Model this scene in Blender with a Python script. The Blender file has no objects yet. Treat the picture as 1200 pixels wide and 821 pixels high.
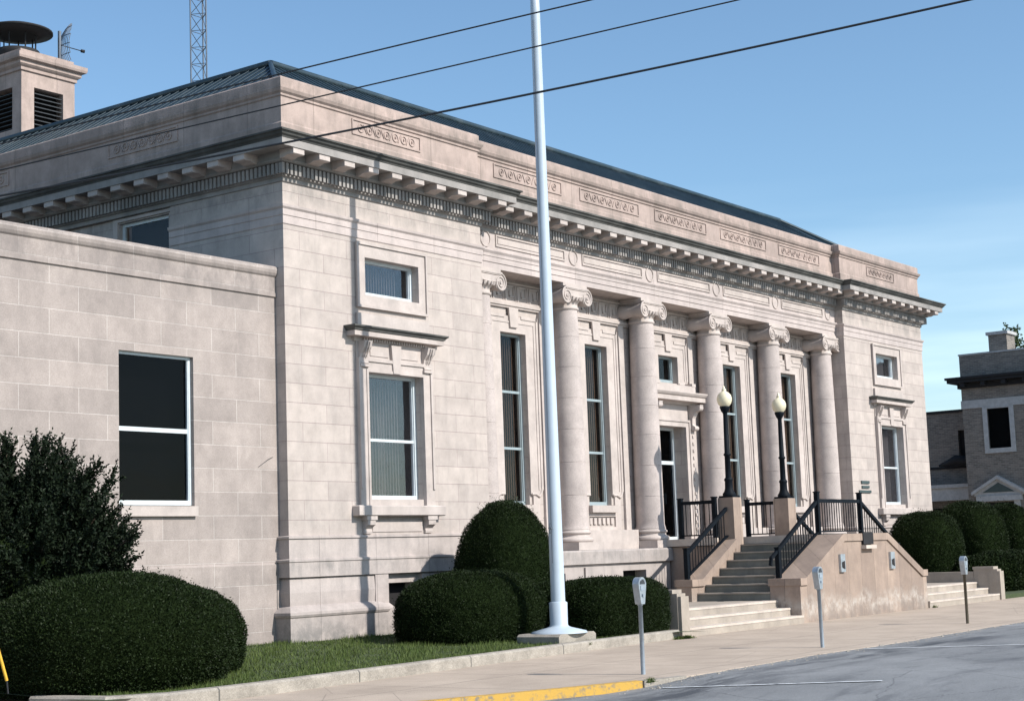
import bpy, math, random
import numpy as np
from mathutils import Vector, Matrix
random.seed(7); np.random.seed(7)
PI = math.pi
scene = bpy.context.scene
col = scene.collection

# ------------------------------------------------------------------ camera
CX, CY, CZ = -23.087, -22.479, 1.4525
yaw, pit, rol = math.radians(53.732), math.radians(7.184), math.radians(-2.069)
F = Vector((math.sin(yaw)*math.cos(pit), math.cos(yaw)*math.cos(pit), math.sin(pit)))
R0 = Vector((math.cos(yaw), -math.sin(yaw), 0)); U0 = R0.cross(F)
RR = R0*math.cos(rol) + U0*math.sin(rol); UU = -R0*math.sin(rol) + U0*math.cos(rol)
cam_d = bpy.data.cameras.new('camera'); cam = bpy.data.objects.new('camera', cam_d); col.objects.link(cam)
cam.matrix_world = Matrix(((RR.x, UU.x, -F.x, CX), (RR.y, UU.y, -F.y, CY), (RR.z, UU.z, -F.z, CZ), (0, 0, 0, 1)))
cam_d.sensor_width = 36; cam_d.lens = 57.37; cam_d.clip_end = 3000; cam_d.clip_start = .1
scene.camera = cam

# ------------------------------------------------------------------ light
SUN_AZ, SUN_EL = math.radians(8.2), math.radians(37)      # azimuth to the right of the facade's normal
to_sun = Vector((math.sin(SUN_AZ)*math.cos(SUN_EL), -math.cos(SUN_AZ)*math.cos(SUN_EL), math.sin(SUN_EL)))
sd = bpy.data.lights.new('sun', 'SUN'); so = bpy.data.objects.new('sun', sd); col.objects.link(so)
sd.energy = 5.0; sd.angle = math.radians(.5); sd.color = (1, .95, .88)
so.rotation_euler = to_sun.to_track_quat('Z', 'Y').to_euler()
w = bpy.data.worlds.new('World'); scene.world = w; w.use_nodes = True
nt = w.node_tree; bg = nt.nodes['Background']
sky = nt.nodes.new('ShaderNodeTexSky'); sky.sky_type = 'NISHITA'; sky.sun_disc = False
sky.sun_elevation = SUN_EL
sky.sun_rotation = math.atan2(to_sun.x, to_sun.y)
sky.air_density = 1.0; sky.dust_density = 1.0; sky.ozone_density = 2.5; sky.altitude = 200
# faint high cloud streaks low in the sky
tc = nt.nodes.new('ShaderNodeTexCoord'); mp = nt.nodes.new('ShaderNodeMapping'); mp.inputs['Scale'].default_value = (1.5, 1.5, 16)
nz = nt.nodes.new('ShaderNodeTexNoise'); nz.inputs['Scale'].default_value = 2.2; nz.inputs['Detail'].default_value = 6
nt.links.new(tc.outputs['Generated'], mp.inputs[0]); nt.links.new(mp.outputs[0], nz.inputs['Vector'])
rp = nt.nodes.new('ShaderNodeValToRGB'); rp.color_ramp.elements[0].position = .3; rp.color_ramp.elements[1].position = .85
rp.color_ramp.elements[1].color = (1, 1, 1, 1)
nt.links.new(nz.outputs[0], rp.inputs[0])
sx = nt.nodes.new('ShaderNodeSeparateXYZ'); nt.links.new(tc.outputs['Generated'], sx.inputs[0])
mr = nt.nodes.new('ShaderNodeMapRange'); mr.inputs[1].default_value = .0; mr.inputs[2].default_value = .22; mr.inputs[3].default_value = .8; mr.inputs[4].default_value = 0
nt.links.new(sx.outputs[2], mr.inputs[0])
mu = nt.nodes.new('ShaderNodeMath'); mu.operation = 'MULTIPLY'; nt.links.new(rp.outputs[0], mu.inputs[0]); nt.links.new(mr.outputs[0], mu.inputs[1])
mx = nt.nodes.new('ShaderNodeMixRGB'); nt.links.new(mu.outputs[0], mx.inputs[0]); nt.links.new(sky.outputs[0], mx.inputs[1]); mx.inputs[2].default_value = (9.6, 9.7, 9.8, 1)
hs = nt.nodes.new('ShaderNodeMixRGB'); hs.blend_type = 'MULTIPLY'; hs.inputs[0].default_value = 1; hs.inputs[2].default_value = (.91, 1.03, 1.04, 1)
nt.links.new(mx.outputs[0], hs.inputs[1]); nt.links.new(hs.outputs[0], bg.inputs[0]); bg.inputs[1].default_value = .15
scene.view_settings.view_transform = 'Standard'; scene.view_settings.look = 'None'
scene.view_settings.exposure = .2; scene.view_settings.gamma = 1

# ------------------------------------------------------------------ materials
MATS = {}
def newmat(name):
    m = bpy.data.materials.new(name); m.use_nodes = True
    return m, m.node_tree, m.node_tree.nodes['Principled BSDF']
def rgb(c): return (c[0], c[1], c[2], 1)
def ND(t, k, **kw):
    n = t.nodes.new(k)
    for a, b in kw.items(): setattr(n, a, b)
    return n
def noise(t, vec, scale, detail=5, rough=.6):
    n = ND(t, 'ShaderNodeTexNoise'); n.inputs['Scale'].default_value = scale; n.inputs['Detail'].default_value = detail; n.inputs['Roughness'].default_value = rough
    if vec is not None: t.links.new(vec, n.inputs['Vector'])
    return n.outputs[0]
def ramp(t, src, stops):
    r = ND(t, 'ShaderNodeValToRGB'); e = r.color_ramp.elements
    while len(e) < len(stops): e.new(.5)
    for i, (p, c) in enumerate(stops):
        e[i].position = p; e[i].color = rgb(c) if isinstance(c, tuple) else (c, c, c, 1)
    t.links.new(src, r.inputs[0]); return r.outputs[0]
def mixc(t, fac, a, b, mode='MIX'):
    m = ND(t, 'ShaderNodeMixRGB', blend_type=mode)
    for i, v in ((0, fac), (1, a), (2, b)):
        if isinstance(v, (int, float)): m.inputs[i].default_value = v if i == 0 else (v, v, v, 1)
        elif isinstance(v, tuple): m.inputs[i].default_value = rgb(v)
        else: t.links.new(v, m.inputs[i])
    return m.outputs[0]
def bump(t, b, h, dist, strength=1.):
    n = ND(t, 'ShaderNodeBump'); n.inputs['Strength'].default_value = strength; n.inputs['Distance'].default_value = dist
    t.links.new(h, n.inputs['Height']); t.links.new(n.outputs[0], b.inputs['Normal']); return n
def maprange(t, src, a, b, c=0., d=1.):
    m = ND(t, 'ShaderNodeMapRange'); t.links.new(src, m.inputs[0])
    for i, v in enumerate((a, b, c, d)): m.inputs[i+1].default_value = v
    return m.outputs[0]
def mathn(t, op, a, b):
    m = ND(t, 'ShaderNodeMath', operation=op)
    for i, v in ((0, a), (1, b)):
        if isinstance(v, (int, float)): m.inputs[i].default_value = v
        else: t.links.new(v, m.inputs[i])
    return m.outputs[0]
def worldpos(t):
    g = ND(t, 'ShaderNodeNewGeometry'); return g.outputs['Position']
def stone(name, c1, c2, mortar=None, bw=1.4, bh=.385, ms=.006, off=(0, 0), stain=.35, stain_col=(.17, .165, .16), blotch=None, rough=.9, speck=.12, stain_scale=1.0, jointd=.006, sq=1., lowstain=None, bands=(), pale=None):
    """limestone: ashlar courses in (x+y, z), fine grain, soot streaks that run down"""
    m, t, b = newmat(name); P = worldpos(t)
    s = ND(t, 'ShaderNodeSeparateXYZ'); t.links.new(P, s.inputs[0])
    u = mathn(t, 'SUBTRACT', s.outputs[0], s.outputs[1])
    cb = ND(t, 'ShaderNodeCombineXYZ'); t.links.new(mathn(t, 'ADD', u, off[0]), cb.inputs[0]); t.links.new(mathn(t, 'ADD', s.outputs[2], off[1]), cb.inputs[1])
    if mortar is not None:
        br = ND(t, 'ShaderNodeTexBrick'); t.links.new(cb.outputs[0], br.inputs['Vector'])
        br.inputs['Color1'].default_value = rgb(c1); br.inputs['Color2'].default_value = rgb(c2); br.inputs['Mortar'].default_value = rgb(mortar)
        br.inputs['Scale'].default_value = 1; br.inputs['Mortar Size'].default_value = ms; br.inputs['Brick Width'].default_value = bw
        br.inputs['Row Height'].default_value = bh; br.inputs['Mortar Smooth'].default_value = .1; br.inputs['Bias'].default_value = 0
        colr = br.outputs[0]
    else:
        colr = mixc(t, ramp(t, noise(t, P, .9, 4), [(.35, 0.), (.65, 1.)]), c1, c2)
    # grain
    colr = mixc(t, speck, colr, ramp(t, noise(t, P, 55, 4, .8), [(.3, (.05, .05, .05)), (.7, (1., 1., 1.))]), 'OVERLAY')
    colr = mixc(t, .28, colr, ramp(t, noise(t, P, 2.3, 8, .65), [(.3, (.22, .22, .22)), (.7, (.72, .72, .72))]), 'OVERLAY')
    if blotch:
        colr = mixc(t, mathn(t, 'MULTIPLY', ramp(t, noise(t, P, 1.1, 7, .7), [(.48, 0.), (.68, 1.)]), .7), colr, blotch)
    # streaks
    st = ND(t, 'ShaderNodeCombineXYZ'); t.links.new(mathn(t, 'MULTIPLY', u, 3.2*stain_scale), st.inputs[0]); t.links.new(mathn(t, 'MULTIPLY', s.outputs[2], .55*stain_scale), st.inputs[1])
    sn = ramp(t, noise(t, st.outputs[0], 1.1, 7, .68), [(.5, 0.), (.8, 1.)])
    colr = mixc(t, mathn(t, 'MULTIPLY', sn, stain), colr, stain_col)
    if pale:      # salts bloomed out of the stone in a wavy belt
        wz = mathn(t, 'ADD', s.outputs[2], mathn(t, 'MULTIPLY', noise(t, P, 1.3, 5, .6), -.9)); pb = ND(t, 'ShaderNodeMath', operation='ABSOLUTE'); t.links.new(mathn(t, 'SUBTRACT', wz, pale[0]), pb.inputs[0])
        pm = mathn(t, 'MULTIPLY', maprange(t, pb.outputs[0], 0., pale[1], 1., 0.), ramp(t, noise(t, P, 4.5, 7, .75), [(.4, 0.), (.6, 1.)])); colr = mixc(t, mathn(t, 'MULTIPLY', pm, pale[2]), colr, (.52, .47, .42))
    for zc_, zw_, am_ in bands:      # soot that collects in a belt of the wall
        dz_ = ND(t, 'ShaderNodeMath', operation='ABSOLUTE'); t.links.new(mathn(t, 'SUBTRACT', s.outputs[2], zc_), dz_.inputs[0])
        bm = maprange(t, dz_.outputs[0], 0., zw_, 1., 0.); sc2 = ND(t, 'ShaderNodeCombineXYZ'); t.links.new(mathn(t, 'MULTIPLY', u, 1.3), sc2.inputs[0]); t.links.new(mathn(t, 'MULTIPLY', s.outputs[2], .6), sc2.inputs[1])
        bn = ramp(t, noise(t, sc2.outputs[0], 1.6, 9, .75), [(.42, 0.), (.62, 1.)])
        colr = mixc(t, mathn(t, 'MULTIPLY', mathn(t, 'MULTIPLY', bm, bn), am_), colr, stain_col)
    if lowstain:      # damp grime just above the ground, real dirt on the stone
        lo = maprange(t, s.outputs[2], lowstain[0], lowstain[1], 1., 0.)
        ln = ramp(t, noise(t, P, 2.6, 7, .7), [(.35, 0.), (.6, 1.)])
        colr = mixc(t, mathn(t, 'MULTIPLY', mathn(t, 'MULTIPLY', lo, ln), lowstain[2]), colr, (.16, .155, .15))
    t.links.new(colr, b.inputs['Base Color']); b.inputs['Roughness'].default_value = rough
    b.inputs['Specular IOR Level'].default_value = .25
    h = mathn(t, 'MULTIPLY', noise(t, P, 40, 5, .7), .35)
    if mortar is not None: h = mathn(t, 'SUBTRACT', h, mathn(t, 'MULTIPLY', br.outputs['Fac'], 1.2))
    bump(t, b, h, jointd, .7)
    MATS[name] = m; return m
def plain(name, c, rough=.6, metal=0., var=.15, scale=6, bumpd=0., spec=.5, emis=None):
    m, t, b = newmat(name); P = worldpos(t)
    lo = tuple(v*(1-var) for v in c); hi = tuple(min(1, v*(1+var)) for v in c)
    t.links.new(ramp(t, noise(t, P, scale, 6, .7), [(.3, lo), (.7, hi)]), b.inputs['Base Color'])
    b.inputs['Roughness'].default_value = rough; b.inputs['Metallic'].default_value = metal; b.inputs['Specular IOR Level'].default_value = spec
    if bumpd: bump(t, b, noise(t, P, scale*6, 5), bumpd, .6)
    MATS[name] = m; return m
LM1, LM2 = (.465, .405, .369), (.41, .357, .328)
stone('ashlar', LM1, LM2, (.33, .265, .255), 1.4, .385, .0055, off=(.25, -.0), stain=.34, bands=((8.9, .4, .6), (2.3, .5, .3)))
stone('annex_ashlar', (.375, .322, .295), (.295, .255, .235), (.47, .42, .39), 1.25, .4425, .008, off=(.1, -.2), stain=.42, bands=((7.0, .9, .85), (1.2, .4, .6), (.0, .7, .6)), stain_col=(.2, .175, .165), speck=.2)
stone('trim', (.485, .425, .393), (.42, .367, .34), None, stain=.22)
stone('jointed_trim', (.48, .415, .39), (.42, .365, .345), (.26, .22, .21), 1.9, 30, .005, off=(0, 3), stain=.3)
stone('base_stone', (.44, .385, .36), (.36, .32, .30), (.24, .21, .2), 1.7, 30, .006, off=(0, 3), stain=.55, lowstain=(.1, .75, .75), bands=((1.4, .35, .6),))
stone('parapet_stone',  (.44, .345, .305), (.36, .285, .255), (.22, .18, .16), 1.9, 30, .006, off=(0, 3), stain=.65, blotch=(.27, .215, .19), stain_col=(.2, .17, .15), bands=((11.0, .25, .9), (10.2, .35, .7)))
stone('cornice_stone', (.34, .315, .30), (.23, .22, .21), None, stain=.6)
stone('sooty_stone', (.055, .056, .054), (.12, .118, .11), None, stain=.6, stain_col=(.06, .07, .07))
stone('column_stone', (.46, .40, .375), (.40, .35, .33), None, stain=.12, speck=.3)
stone('stair_stone', (.37, .285, .23), (.265, .205, .168), (.12, .09, .075), .78, 40, .005, off=(.15, 7), stain=.8, stain_col=(.22, .17, .145), lowstain=(-.4, .55, .5), stain_scale=.9, bands=((.9, 1.0, .55),), pale=(-.45, .3, .8), blotch=(.23, .178, .148))
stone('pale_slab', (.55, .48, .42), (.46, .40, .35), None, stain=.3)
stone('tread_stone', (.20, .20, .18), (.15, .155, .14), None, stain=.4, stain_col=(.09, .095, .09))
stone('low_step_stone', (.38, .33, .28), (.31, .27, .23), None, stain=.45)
stone('brick', (.23, .20, .175), (.14, .125, .113), (.26, .245, .225), .22, .075, .008, stain=.2, jointd=.004)
plain('white_frame', (.55, .60, .62), .45, var=.08)
plain('pale_frame', (.28, .34, .36), .4, var=.1)
plain('black_iron', (.005, .008, .012), .6, var=.3, spec=.1)
plain('dark_metal', (.010, .010, .012), .8, var=.4)
plain('pole_paint', (.43, .50, .57), .42, var=.06, scale=2)
plain('meter_metal', (.42, .46, .50), .35, .6, var=.2, scale=14)
plain('meter_pole', (.30, .35, .40), .5, .2, var=.2, scale=14)
plain('rusty_pole', (.10, .085, .06), .7, var=.4, scale=20)
plain('globe_glass', (.72, .66, .48), .3, var=.12, scale=5)
plain('wire', (.012, .014, .018), .6)
plain('blind', (.55, .45, .38), .8, var=.12, scale=9)
plain('pale_blind', (.52, .50, .50), .8, var=.1, scale=9)
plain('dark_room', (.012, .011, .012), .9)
plain('slat_metal', (.05, .055, .06), .5, .3)
plain('yellow_paint', (.62, .36, .03), .65, var=.25, scale=18)
plain('bg_trim', (.40, .40, .40), .8, var=.2)
plain('plaque', (.05, .075, .075), .5)
plain('bark', (.07, .05, .035), .9, var=.4, scale=14, bumpd=.01)
plain('galvanised', (.12, .14, .17), .5, .5)

def roof_mat():
    m, t, b = newmat('green_roof'); P = worldpos(t)
    c = ramp(t, noise(t, P, 1.2, 7), [(.3, (.018, .034, .046)), (.55, (.03, .052, .066)), (.75, (.075, .095, .105))])
    t.links.new(c, b.inputs['Base Color']); b.inputs['Roughness'].default_value = .42; b.inputs['Metallic'].default_value = .25
    MATS['green_roof'] = m
roof_mat()
def glass_mat(name, ior, tint):
    m = bpy.data.materials.new(name); m.use_nodes = True; t = m.node_tree; t.nodes.clear()
    o = ND(t, 'ShaderNodeOutputMaterial'); mx = ND(t, 'ShaderNodeMixShader'); lw_ = ND(t, 'ShaderNodeLayerWeight'); lw_.inputs[0].default_value = .5; fr = mathn(t, 'ADD', mathn(t, 'MULTIPLY', mathn(t, 'POWER', lw_.outputs['Facing'], 3.), ior*4), ior*.3)
    tr = ND(t, 'ShaderNodeBsdfTransparent'); tr.inputs[0].default_value = rgb(tint); gl = ND(t, 'ShaderNodeBsdfGlossy'); gl.inputs['Roughness'].default_value = .03
    gl.inputs[0].default_value = (.88, .9, .95, 1)
    bp_ = ND(t, 'ShaderNodeBump'); bp_.inputs['Strength'].default_value = .08; bp_.inputs['Distance'].default_value = .05
    t.links.new(noise(t, worldpos(t), 1.5, 2), bp_.inputs['Height']); t.links.new(bp_.outputs[0], gl.inputs['Normal'])
    t.links.new(fr, mx.inputs[0]); t.links.new(tr.outputs[0], mx.inputs[1]); t.links.new(gl.outputs[0], mx.inputs[2]); t.links.new(mx.outputs[0], o.inputs[0])
    MATS[name] = m
glass_mat('glass', .17, (.94, .94, .95)); glass_mat('dark_glass', .03, (.4, .4, .42)); glass_mat('dim_glass', .045, (.87, .86, .85))
def leaf_mat(name, c0, c1, rough=.55):
    m, t, b = newmat(name)
    g = ND(t, 'ShaderNodeNewGeometry'); c = ramp(t, g.outputs['Random Per Island'], [(0., c0), (1., c1)])
    c = mixc(t, .35, c, ramp(t, noise(t, g.outputs['Position'], 2.2, 4), [(.3, (.25, .25, .25)), (.7, (.7, .7, .7))]), 'OVERLAY')
    t.links.new(c, b.inputs['Base Color']); b.inputs['Roughness'].default_value = rough; b.inputs['Specular IOR Level'].default_value = .12
    MATS[name] = m
leaf_mat('hedge_leaf', (.007, .014, .004), (.019, .031, .009))
leaf_mat('yew_leaf', (.006, .011, .006), (.015, .024, .011))
leaf_mat('grass_blade', (.045, .075, .018), (.115, .145, .045))
plain('foliage_core', (.010, .016, .006), 1., var=.3, spec=0)
leaf_mat('tree_leaf', (.03, .05, .02), (.07, .1, .04))
def SCV(t, P, sc):
    m = ND(t, 'ShaderNodeVectorMath', operation='MULTIPLY'); t.links.new(P, m.inputs[0]); m.inputs[1].default_value = sc; return m.outputs[0]
def ground_mats():
    # concrete pavement
    m, t, b = newmat('pavement'); P = worldpos(t)
    c = ramp(t, noise(t, P, .8, 8, .65), [(.3, (.34, .275, .22)), (.7, (.47, .385, .31))])
    c = mixc(t, .5, c, ramp(t, noise(t, P, 60, 3, .8), [(.3, (.2, .2, .2)), (.7, (.8, .8, .8))]), 'OVERLAY')
    c = mixc(t, mathn(t, 'MULTIPLY', ramp(t, noise(t, P, 3.1, 8, .75), [(.6, 0.), (.75, 1.)]), .45), c, (.2, .17, .145))
    s = ND(t, 'ShaderNodeSeparateXYZ'); t.links.new(P, s.inputs[0])
    # scored joints
    j = None
    for ax, step, o in ((0, 2.2, 1.2), (1, 2.35, .75)):
        wv = mathn(t, 'MODULO', mathn(t, 'ADD', s.outputs[ax], 305+o), step)
        ln = mathn(t, 'LESS_THAN', wv, .022); j = ln if j is None else mathn(t, 'MAXIMUM', j, ln)
    c = mixc(t, mathn(t, 'MULTIPLY', j, .75), c, (.10, .09, .08))
    vo = ND(t, 'ShaderNodeTexVoronoi', feature='DISTANCE_TO_EDGE'); vo.inputs['Scale'].default_value = .23
    va = ND(t, 'ShaderNodeVectorMath', operation='ADD'); nn = ND(t, 'ShaderNodeTexNoise'); nn.inputs['Scale'].default_value = 1.6; nn.inputs['Detail'].default_value = 5
    t.links.new(P, va.inputs[0]); t.links.new(nn.outputs[1], va.inputs[1]); t.links.new(va.outputs[0], vo.inputs['Vector'])
    c = mixc(t, mathn(t, 'MULTIPLY', mathn(t, 'LESS_THAN', vo.outputs[0], .0015), .35), c, (.09, .08, .07))
    t.links.new(c, b.inputs['Base Color']); b.inputs['Roughness'].default_value = .92; bump(t, b, noise(t, P, 70, 4), .004, .6); MATS['pavement'] = m
    # asphalt
    m, t, b = newmat('asphalt'); P = worldpos(t)
    c = ramp(t, noise(t, P, .5, 8, .65), [(.3, (.15, .156, .162)), (.7, (.25, .256, .262))])
    c = mixc(t, .65, c, ramp(t, noise(t, P, 90, 3, .85), [(.35, (.12, .12, .12)), (.65, (.85, .85, .85))]), 'OVERLAY')
    c = mixc(t, mathn(t, 'MULTIPLY', ramp(t, noise(t, SCV(t, P, (.35, 1.3, 1)), 1.1, 8, .7), [(.52, 0.), (.7, 1.)]), .75), c, (.055, .06, .07))
    sp_ = ND(t, 'ShaderNodeSeparateXYZ'); t.links.new(P, sp_.inputs[0]); ab = mathn(t, 'ABSOLUTE', mathn(t, 'ADD', sp_.outputs[1], 10.95), 0.)
    ob = mathn(t, 'MULTIPLY', maprange(t, ab, .1, .75, 1., 0.), ramp(t, noise(t, SCV(t, P, (.33, 1.6, 1)), 1.3, 7, .65), [(.46, 0.), (.6, 1.)]))
    c = mixc(t, mathn(t, 'MULTIPLY', ob, .85), c, (.035, .04, .05))
    vo = ND(t, 'ShaderNodeTexVoronoi', feature='DISTANCE_TO_EDGE'); vo.inputs['Scale'].default_value = .3
    va = ND(t, 'ShaderNodeVectorMath', operation='ADD'); nn = ND(t, 'ShaderNodeTexNoise'); nn.inputs['Scale'].default_value = 1.4; nn.inputs['Detail'].default_value = 9; nn.inputs['Roughness'].default_value = .7
    t.links.new(P, va.inputs[0]); t.links.new(nn.outputs[1], va.inputs[1]); t.links.new(va.outputs[0], vo.inputs['Vector'])
    c = mixc(t, mathn(t, 'MULTIPLY', mathn(t, 'LESS_THAN', vo.outputs[0], .0028), .5), c, (.03, .032, .04))
    t.links.new(c, b.inputs['Base Color']); b.inputs['Roughness'].default_value = .85; bump(t, b, noise(t, P, 110, 4), .006, .8); MATS['asphalt'] = m
    m, t, b = newmat('soil'); P = worldpos(t)
    t.links.new(ramp(t, noise(t, P, 9, 6), [(.3, (.03, .05, .015)), (.7, (.055, .07, .03))]), b.inputs['Base Color']); b.inputs['Roughness'].default_value = 1; MATS['soil'] = m
    m, t, b = newmat('kerb_concrete'); P = worldpos(t)
    c = ramp(t, noise(t, P, 2.5, 9, .75), [(.3, (.19, .17, .145)), (.7, (.40, .36, .31))])
    c = mixc(t, .5, c, ramp(t, noise(t, P, 50, 3, .8), [(.3, (.2, .2, .2)), (.7, (.8, .8, .8))]), 'OVERLAY')
    s = ND(t, 'ShaderNodeSeparateXYZ'); t.links.new(P, s.inputs[0])
    ln = mathn(t, 'LESS_THAN', mathn(t, 'MODULO', mathn(t, 'ADD', s.outputs[0], 101.9), 3.05), .03)
    c = mixc(t, mathn(t, 'MULTIPLY', ln, .8), c, (.06, .06, .055))
    t.links.new(c, b.inputs['Base Color']); b.inputs['Roughness'].default_value = .9; bump(t, b, noise(t, P, 30, 5), .01, .6); MATS['kerb_concrete'] = m
    # worn yellow paint over concrete
    m, t, b = newmat('worn_yellow'); P = worldpos(t)
    c = mixc(t, ramp(t, noise(t, P, 9, 8, .75), [(.50, 0.), (.62, 1.)]), (.52, .31, .055), (.22, .185, .135))
    t.links.new(c, b.inputs['Base Color']); b.inputs['Roughness'].default_value = .8; bump(t, b, noise(t, P, 30, 5), .01, .6); MATS['worn_yellow'] = m
    # worn white road paint
    m, t, b = newmat('road_paint'); P = worldpos(t)
    c = mixc(t, ramp(t, noise(t, P, 7, 8, .8), [(.5, 0.), (.62, 1.)]), (.66, .68, .70), (.24, .25, .265))
    t.links.new(c, b.inputs['Base Color']); b.inputs['Roughness'].default_value = .8; MATS['road_paint'] = m
ground_mats()

# ------------------------------------------------------------------ mesh helpers
class MB:
    def __init__(s): s.v = []; s.f = []; s.sm = []
    def add(s, vs, fs, smooth=False):
        o = len(s.v); s.v += [tuple(p) for p in vs]; s.f += [tuple(i+o for i in f) for f in fs]; s.sm += [smooth]*len(fs); return s
    def box(s, x0, x1, y0, y1, z0, z1):
        vs = [(x, y, z) for z in (z0, z1) for y in (y0, y1) for x in (x0, x1)]
        return s.add(vs, [(0, 2, 3, 1), (4, 5, 7, 6), (0, 1, 5, 4), (2, 6, 7, 3), (0, 4, 6, 2), (1, 3, 7, 5)])
    def quad(s, *p): return s.add(p, [tuple(range(len(p)))])
    def prism(s, poly, axis, a, b):
        """extrude a 2-D polygon: axis 'x' -> poly is (y,z); 'y' -> (x,z); 'z' -> (x,y)"""
        def P(u, v, w): return (w, u, v) if axis == 'x' else ((u, w, v) if axis == 'y' else (u, v, w))
        n = len(poly); vs = [P(u, v, a) for u, v in poly] + [P(u, v, b) for u, v in poly]
        fs = [tuple(range(n))[::-1], tuple(range(n, 2*n))] + [(i, (i+1) % n, n+(i+1) % n, n+i) for i in range(n)]
        return s.add(vs, fs)
    def lathe(s, prof, cx, cy, n=24, smooth=True):
        vs = []; fs = []
        for r, z in prof:
            for i in range(n):
                a = 2*PI*i/n; vs.append((cx+r*math.cos(a), cy+r*math.sin(a), z))
        for k in range(len(prof)-1):
            for i in range(n): fs.append((k*n+i, k*n+(i+1) % n, (k+1)*n+(i+1) % n, (k+1)*n+i))
        s.add(vs, fs, smooth)
        s.add(vs[:n], [tuple(range(n))[::-1]]); s.add(vs[-n:], [tuple(range(n))]); return s
    def tube(s, pts, r, n=8, smooth=True, caps=True):
        pts = [Vector(p) for p in pts]; rs = r if isinstance(r, (list, tuple)) else [r]*len(pts); vs = []; fs = []
        up = None
        for i, p in enumerate(pts):
            d = (pts[min(i+1, len(pts)-1)]-pts[max(i-1, 0)]).normalized()
            if up is None or abs(d.dot(up)) > .999: up = Vector((0, 0, 1)) if abs(d.z) < .9 else Vector((1, 0, 0))
            a = d.cross(up).normalized(); b_ = a.cross(d).normalized(); up = b_
            for k in range(n):
                t_ = 2*PI*k/n + PI/4; vs.append(tuple(p + a*math.cos(t_)*rs[i] + b_*math.sin(t_)*rs[i]))
        for i in range(len(pts)-1):
            for k in range(n): fs.append((i*n+k, i*n+(k+1) % n, (i+1)*n+(k+1) % n, (i+1)*n+k))
        s.add(vs, fs, smooth)
        if caps: s.add(vs[:n], [tuple(range(n))]); s.add(vs[-n:], [tuple(range(n))])
        return s
    def sweep(s, path, prof, caps=True):
        n = len(path); m = len(prof); nor = []
        for i in range(n-1):
            dx, dy = path[i+1][0]-path[i][0], path[i+1][1]-path[i][1]; l = math.hypot(dx, dy); nor.append((dy/l, -dx/l))
        vs = []
        for i, p in enumerate(path):
            a = nor[max(i-1, 0)]; b_ = nor[min(i, n-2)]; k = 1/(1+a[0]*b_[0]+a[1]*b_[1]) if i not in (0, n-1) else .5
            ox, oy = (a[0]+b_[0])*k, (a[1]+b_[1])*k
            for o, z in prof: vs.append((p[0]+ox*o, p[1]+oy*o, z))
        fs = [(i*m+j, (i+1)*m+j, (i+1)*m+j+1, i*m+j+1) for i in range(n-1) for j in range(m-1)]
        if caps: fs += [tuple(range(m)), tuple(range((n-1)*m, n*m))]
        return s.add(vs, fs)
    def wall(s, axis, c, a0, a1, z0, z1, holes=(), depth=.2):
        """wall face on plane axis=c with rectangular holes (a0,a1,z0,z1) and reveals of that depth"""
        A = sorted({a0, a1} | {h[i] for h in holes for i in (0, 1)}); Z = sorted({z0, z1} | {h[i] for h in holes for i in (2, 3)})
        def P(a, z, d=0): return (a, c+d, z) if axis == 'y' else (c+d, a, z)
        for i in range(len(A)-1):
            for j in range(len(Z)-1):
                am, zm = (A[i]+A[i+1])/2, (Z[j]+Z[j+1])/2
                if any(h[0] < am < h[1] and h[2] < zm < h[3] for h in holes): continue
                s.quad(P(A[i], Z[j]), P(A[i+1], Z[j]), P(A[i+1], Z[j+1]), P(A[i], Z[j+1]))
        for h in holes:
            a, b_, p, q = h[:4]; d = h[4] if len(h) > 4 else depth
            for (u, v, u2, v2) in ((a, p, a, q), (b_, p, b_, q), (a, p, b_, p), (a, q, b_, q)):
                s.quad(P(u, v), P(u2, v2), P(u2, v2, d), P(u, v, d))
        return s
    def build(s, name, mat, parent=None, **tags):
        me = bpy.data.meshes.new(name); me.from_pydata(s.v, [], s.f)
        me.polygons.foreach_set('use_smooth', s.sm); me.materials.append(MATS[mat]); me.update()
        o = bpy.data.objects.new(name, me); col.objects.link(o)
        if parent is not None: o.parent = parent
        for k, v in tags.items(): o[k] = v
        return o
def quads_obj(name, V, k, mat, parent=None):
    """V: (n,k,3) array of n separate k-gons -> one mesh"""
    n = V.shape[0]; me = bpy.data.meshes.new(name)
    me.vertices.add(n*k); me.vertices.foreach_set('co', V.astype(np.float32).ravel())
    me.loops.add(n*k); me.loops.foreach_set('vertex_index', np.arange(n*k, dtype=np.int32))
    me.polygons.add(n); me.polygons.foreach_set('loop_start', np.arange(0, n*k, k, dtype=np.int32))
    me.update(calc_edges=True); me.materials.append(MATS[mat])
    o = bpy.data.objects.new(name, me); col.objects.link(o)
    if parent is not None: o.parent = parent
    return o
def thing(name, label, cat, loc=(0, 0, 0), group=None):
    o = bpy.data.objects.new(name, None); col.objects.link(o); o.location = loc; o.empty_display_size = .2
    o['label'] = label; o['category'] = cat
    if group: o['group'] = group
    return o
bpy_update = bpy.context.view_layer.update
def under(o, parent):
    """parent o to an empty that is not at the origin, keeping o's world-space mesh where it is"""
    o.parent = parent; o.matrix_parent_inverse = Matrix.Translation(-parent.location); return o
def struct(o): o['kind'] = 'structure'; return o

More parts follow.
